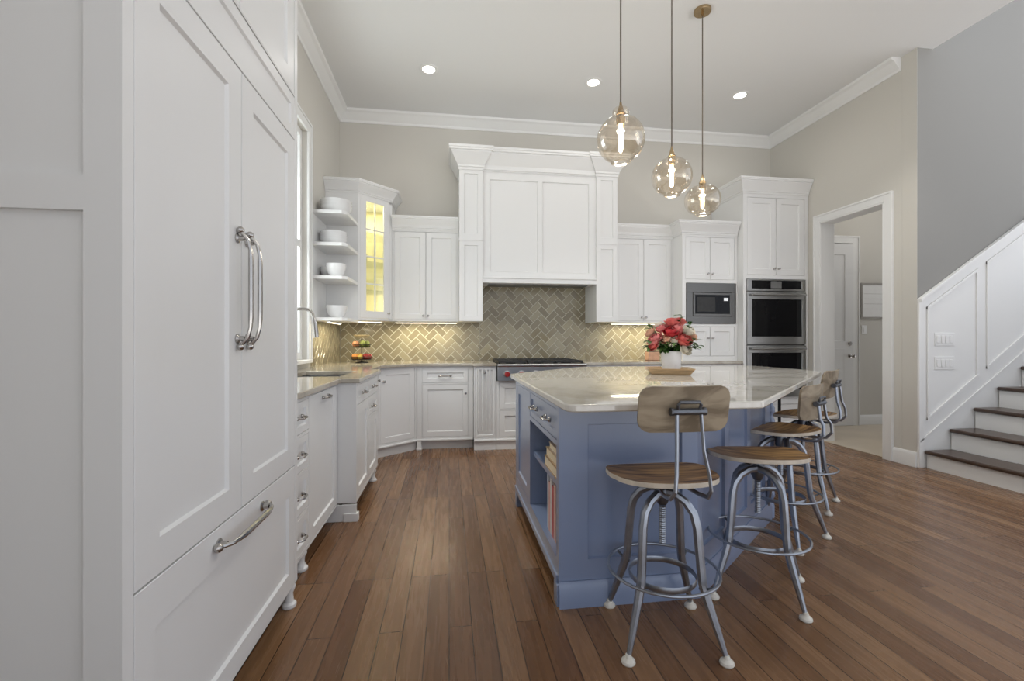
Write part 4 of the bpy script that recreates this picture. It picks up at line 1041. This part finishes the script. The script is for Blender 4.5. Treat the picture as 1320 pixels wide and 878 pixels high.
# ------------------------------------------------------------------ vase, tray, flowers
ty = thing('serving_tray', 'pale wooden flared tray under the white vase on the island', 'tray', (1.60, 3.15, ITZ), -20)
b = MB(); w0, d0, w1, d1, h = .13, .10, .162, .128, .044
def tray_ring(w, d, z): return [(-w, -d, z), (w, -d, z), (w, d, z), (-w, d, z)]
vs = tray_ring(w0, d0, 0) + tray_ring(w1, d1, h) + tray_ring(w1 - .01, d1 - .01, h) + tray_ring(w0 - .006, d0 - .006, .01)
fs = [(3, 2, 1, 0)] + [(L * 4 + k, L * 4 + (k + 1) % 4, (L + 1) * 4 + (k + 1) % 4, (L + 1) * 4 + k) for L in range(3) for k in range(4)] + [(12, 13, 14, 15)]
b.add(vs, fs); b.build('tray_body', 'tray', ty, bevel=.002)
VX, VY, VZ = 1.625, 3.17, ITZ + .0105
b = MB(); b.lathe([(.06, 0), (.064, .004), (.073, .155), (.069, .155), (.061, .01), (.002, .009)], (0, 0, 0), 36)
o = b.build('vase', 'ceramic'); o.location = (VX, VY, VZ); tag(o, 'white tapered vase of flowers in the wooden tray on the island', 'vase')
def petals(b, c, r, dirv, rnd):
    d = Vector(dirv).normalized(); q = d.to_track_quat('Z', 'Y').to_matrix().to_4x4(); c = Vector(c)
    for n, sc, top in ((3, .36, 14), (4, .58, 36), (5, .82, 58), (6, 1.08, 80)):
        off = rnd.uniform(0, 6)
        for k in range(n):
            az = 2 * pi * k / n + off; vs = []; half = pi / n * 1.35; tp = top + rnd.uniform(-6, 8)
            for j in range(6):
                t_ = j / 5; ps = R(165 + (tp - 165) * t_)
                for i in (-1, -.5, 0, .5, 1):
                    rr = r * sc * (1 + .26 * t_ ** 5) * (1 - .10 * abs(i)); p2 = ps + R(16) * abs(i) ** 2 * t_
                    a = az + i * half
                    vs.append(c + q @ Vector((rr * sin(p2) * cos(a), rr * sin(p2) * sin(a), rr * cos(p2) * .9)))
            b.add(vs, [(j * 5 + i, j * 5 + i + 1, (j + 1) * 5 + i + 1, (j + 1) * 5 + i) for j in range(5) for i in range(4)])
def leaf(b, base, dirv, L, wd, bend=.3):
    d = Vector(dirv).normalized(); sd = d.cross(Vector((0, 0, 1)));
    if sd.length < .05: sd = Vector((1, 0, 0))
    sd.normalize(); up = sd.cross(d); base = Vector(base); vs = []
    for j in range(6):
        t_ = j / 5; p = base + d * L * t_ - Vector((0, 0, 1)) * bend * L * t_ * t_; ww = wd * sin(pi * (t_ * .9 + .06))
        vs += [p - sd * ww + up * ww * .25, p, p + sd * ww + up * ww * .25]
    b.add(vs, [(j * 3 + i, j * 3 + i + 1, (j + 1) * 3 + i + 1, (j + 1) * 3 + i) for j in range(5) for i in (0, 1)])
rnd = random.Random(11)
# offsets are in the view plane: right, up, towards the viewer
vr = Vector((.885, -.466, 0)); vf = Vector((-.466, -.885, 0))
cols = [('pink', -.115, .235, .05, .052), ('coral', .085, .235, .06, .055), ('petalred', .00, .29, .05, .05), ('coral', .005, .365, .0, .045), ('pink', .05, .315, .04, .04),
        ('petalwhite', .115, .30, .03, .045), ('petalwhite', .10, .165, .07, .042), ('peach', -.035, .235, .08, .04), ('peach', -.155, .285, .0, .036), ('pink', -.075, .315, .02, .035),
        ('coral', -.125, .185, .07, .036), ('peach', .15, .255, .0, .035), ('petalwhite', -.09, .34, -.03, .035), ('coral', .06, .37, -.05, .04), ('petalwhite', .02, .225, .085, .036), ('pink', -.02, .33, -.07, .045)]
cn = {'pink': 'pink', 'coral': 'coral', 'petalred': 'deep red', 'petalwhite': 'creamy white', 'peach': 'peach'}
for m_, r_, u_, f_, rad in cols:
    c = vr * r_ + vf * f_ + Vector((0, 0, u_))
    t = thing('flower', cn[m_] + ' rose in the white vase on the island', 'flower', (VX, VY, VZ + .012), 0, cn[m_] + ' roses in the white vase')
    b = MB(); petals(b, c, rad, c - Vector((0, 0, .10)) + vf * .03, rnd); b.build('bloom', m_, t, ang=80)
    b = MB(); foot = Vector((c.x * .12, c.y * .12, 0)); b.tube([foot, Vector((c.x * .25, c.y * .25, .15)), c * .9 + Vector((0, 0, .0))], .0025, 6); b.build('stem', 'stem', t)
for k in range(15):
    a = -1 + 2 * (k % 9) / 8
    if k > 8: a = -.9 + 1.8 * (k - 9) / 5
    t = thing('greenery_sprig', 'green leafy sprig among the roses in the white vase', 'foliage', (VX, VY, VZ + .012), 0, 'green sprigs in the white vase')
    out = vr * (a * .17) + vf * rnd.uniform(-.05, .09) + Vector((0, 0, rnd.choice((.17, .20, .24, .36)) if k not in (0, 8) and k < 9 else (.185 if k in (0, 8) else .225)))
    if k == 1: out = vr * -.165 + Vector((0, 0, .345))
    if k == 6: out = vr * .07 + Vector((0, 0, .405))
    b = MB(); b.tube([(out.x * .1, out.y * .1, 0), (out.x * .35, out.y * .35, .15), tuple(out)], .002, 6); b.build('stem', 'stem', t)
    b = MB()
    for j in range(12):
        p = Vector((out.x * .35, out.y * .35, .15)).lerp(out, j / 11); az = rnd.uniform(0, 2 * pi)
        leaf(b, p, (cos(az), sin(az), rnd.uniform(-.3, .6)), rnd.uniform(.05, .085), rnd.uniform(.014, .022))
    b.build('leaves', 'green', t, ang=80)
# drooping twig at right of the bouquet
# potted herb on the back counter
t = thing('potted_herb', 'small green plant in a peach pot on the back counter behind the roses', 'potted plant', (2.46, 5.28, CT1 + .0005))
b = MB(); b.box(-.075, -.05, 0, .075, .05, .105); b.build('pot', 'terracotta', t, bevel=.008)
b = MB(); b.box(-.068, -.043, .1055, .068, .043, .112); b.build('soil', 'toe', t)
b = MB()
for k in range(60):
    az = rnd.uniform(0, 2 * pi); h = rnd.uniform(.10, .36); rr = rnd.uniform(0, .06); leaf(b, (rr * cos(az), rr * sin(az) * .7, h), (cos(az), sin(az), .5), rnd.uniform(.04, .07), rnd.uniform(.012, .02))
b.build('leaves', 'green2', t, ang=80)
b = MB()
for k in range(9): az = k * .7; b.tube([(.03 * cos(az), .02 * sin(az), .11), (.055 * cos(az), .04 * sin(az), .34)], .002, 5)
b.build('stems', 'stem', t)

# ------------------------------------------------------------------ two-tier fruit stand
FX_, FY_ = -.955, 5.20
fs_ = thing('fruit_stand', 'two-tier wire fruit stand on the counter in the left corner', 'fruit stand', (FX_, FY_, CT1 + .0005))
for z, r in ((.03, .115), (.165, .095)):
    b = MB(); n = 32
    b.tube([(r * cos(2 * pi * k / n), r * sin(2 * pi * k / n), z + .035) for k in range(n)], .0035, 6, closed=True)
    b.lathe([(r * .86, z), (r * .88, z + .003), (r, z + .012), (r * .97, z + .012), (r * .85, z + .004), (.002, z + .004)], (0, 0, 0), 28)
    for k in range(12): a = 2 * pi * k / 12; b.tube([(r * .9 * cos(a), r * .9 * sin(a), z + .003), (r * cos(a), r * sin(a), z + .035)], .002, 5)
    b.build('tier', 'wire', fs_)
b = MB(); b.tube([(0, 0, 0), (0, 0, .285)], .005, 8); b.build('pole', 'wire', fs_)
b = MB(); b.lathe([(.07, 0), (.07, .005), (.01, .012), (.006, .03)], (0, 0, 0), 20); b.build('base', 'wire', fs_)
b = MB(); b.lathe([(.02, .275), (.06, .28), (.085, .297), (.088, .305), (.08, .303), (.055, .287), (.002, .282)], (0, 0, 0), 26); b.build('top_dish', 'woven', fs_)
def fruit(name, m, dx, dy, z, r, lab, sq=(1, 1, 1)):
    t = thing(name, lab, 'fruit', (FX_ + dx, FY_ + dy, CT1 + z), rnd.uniform(0, 360))
    b = MB(); pr = []
    for i in range(13):
        a = pi * i / 12; rr = r * sin(a) * (1 + .05 * cos(a)); zz = -r * cos(a) * sq[2] * .95
        if i > 10: zz -= r * .10 * (i - 10)
        pr.append((max(rr, .001), zz + r * sq[2] * .95))
    b.lathe(pr, (0, 0, 0), 20); b.build('flesh', m, t, ang=70)
    b = MB(); h = pr[-1][1]; b.tube([(0, 0, h - .004), (.002, 0, h + .012)], .0016, 6); b.build('stem', 'cord', t)
z1_, z2_ = .0355, .1705
fruit('orange', 'orange', -.062, -.045, z1_, .036, 'orange at the left front of the lower fruit tier')
fruit('apple', 'apple', .055, -.05, z1_, .037, 'red apple at the right front of the lower fruit tier')
fruit('apple', 'apple', .072, .028, z1_, .034, 'red apple behind the front one on the lower fruit tier')
fruit('lemon', 'lemon', -.004, -.075, z1_, .028, 'yellow lemon between orange and apple on the lower fruit tier', (1, 1, 1.2))
fruit('orange', 'orange', -.03, .06, z1_, .036, 'orange at the back of the lower fruit tier')
fruit('peach', 'peachfruit', -.056, -.03, z2_, .038, 'orange-pink peach at the left of the upper fruit tier')
fruit('pear', 'lime', .02, -.052, z2_, .03, 'green pear at the front of the upper fruit tier', (1, 1, 1.35))
fruit('pear', 'lime', .056, .01, z2_, .03, 'green pear at the right of the upper fruit tier', (1, 1, 1.3))
fruit('lime', 'lime', -.01, .055, z2_, .028, 'green lime at the back of the upper fruit tier')
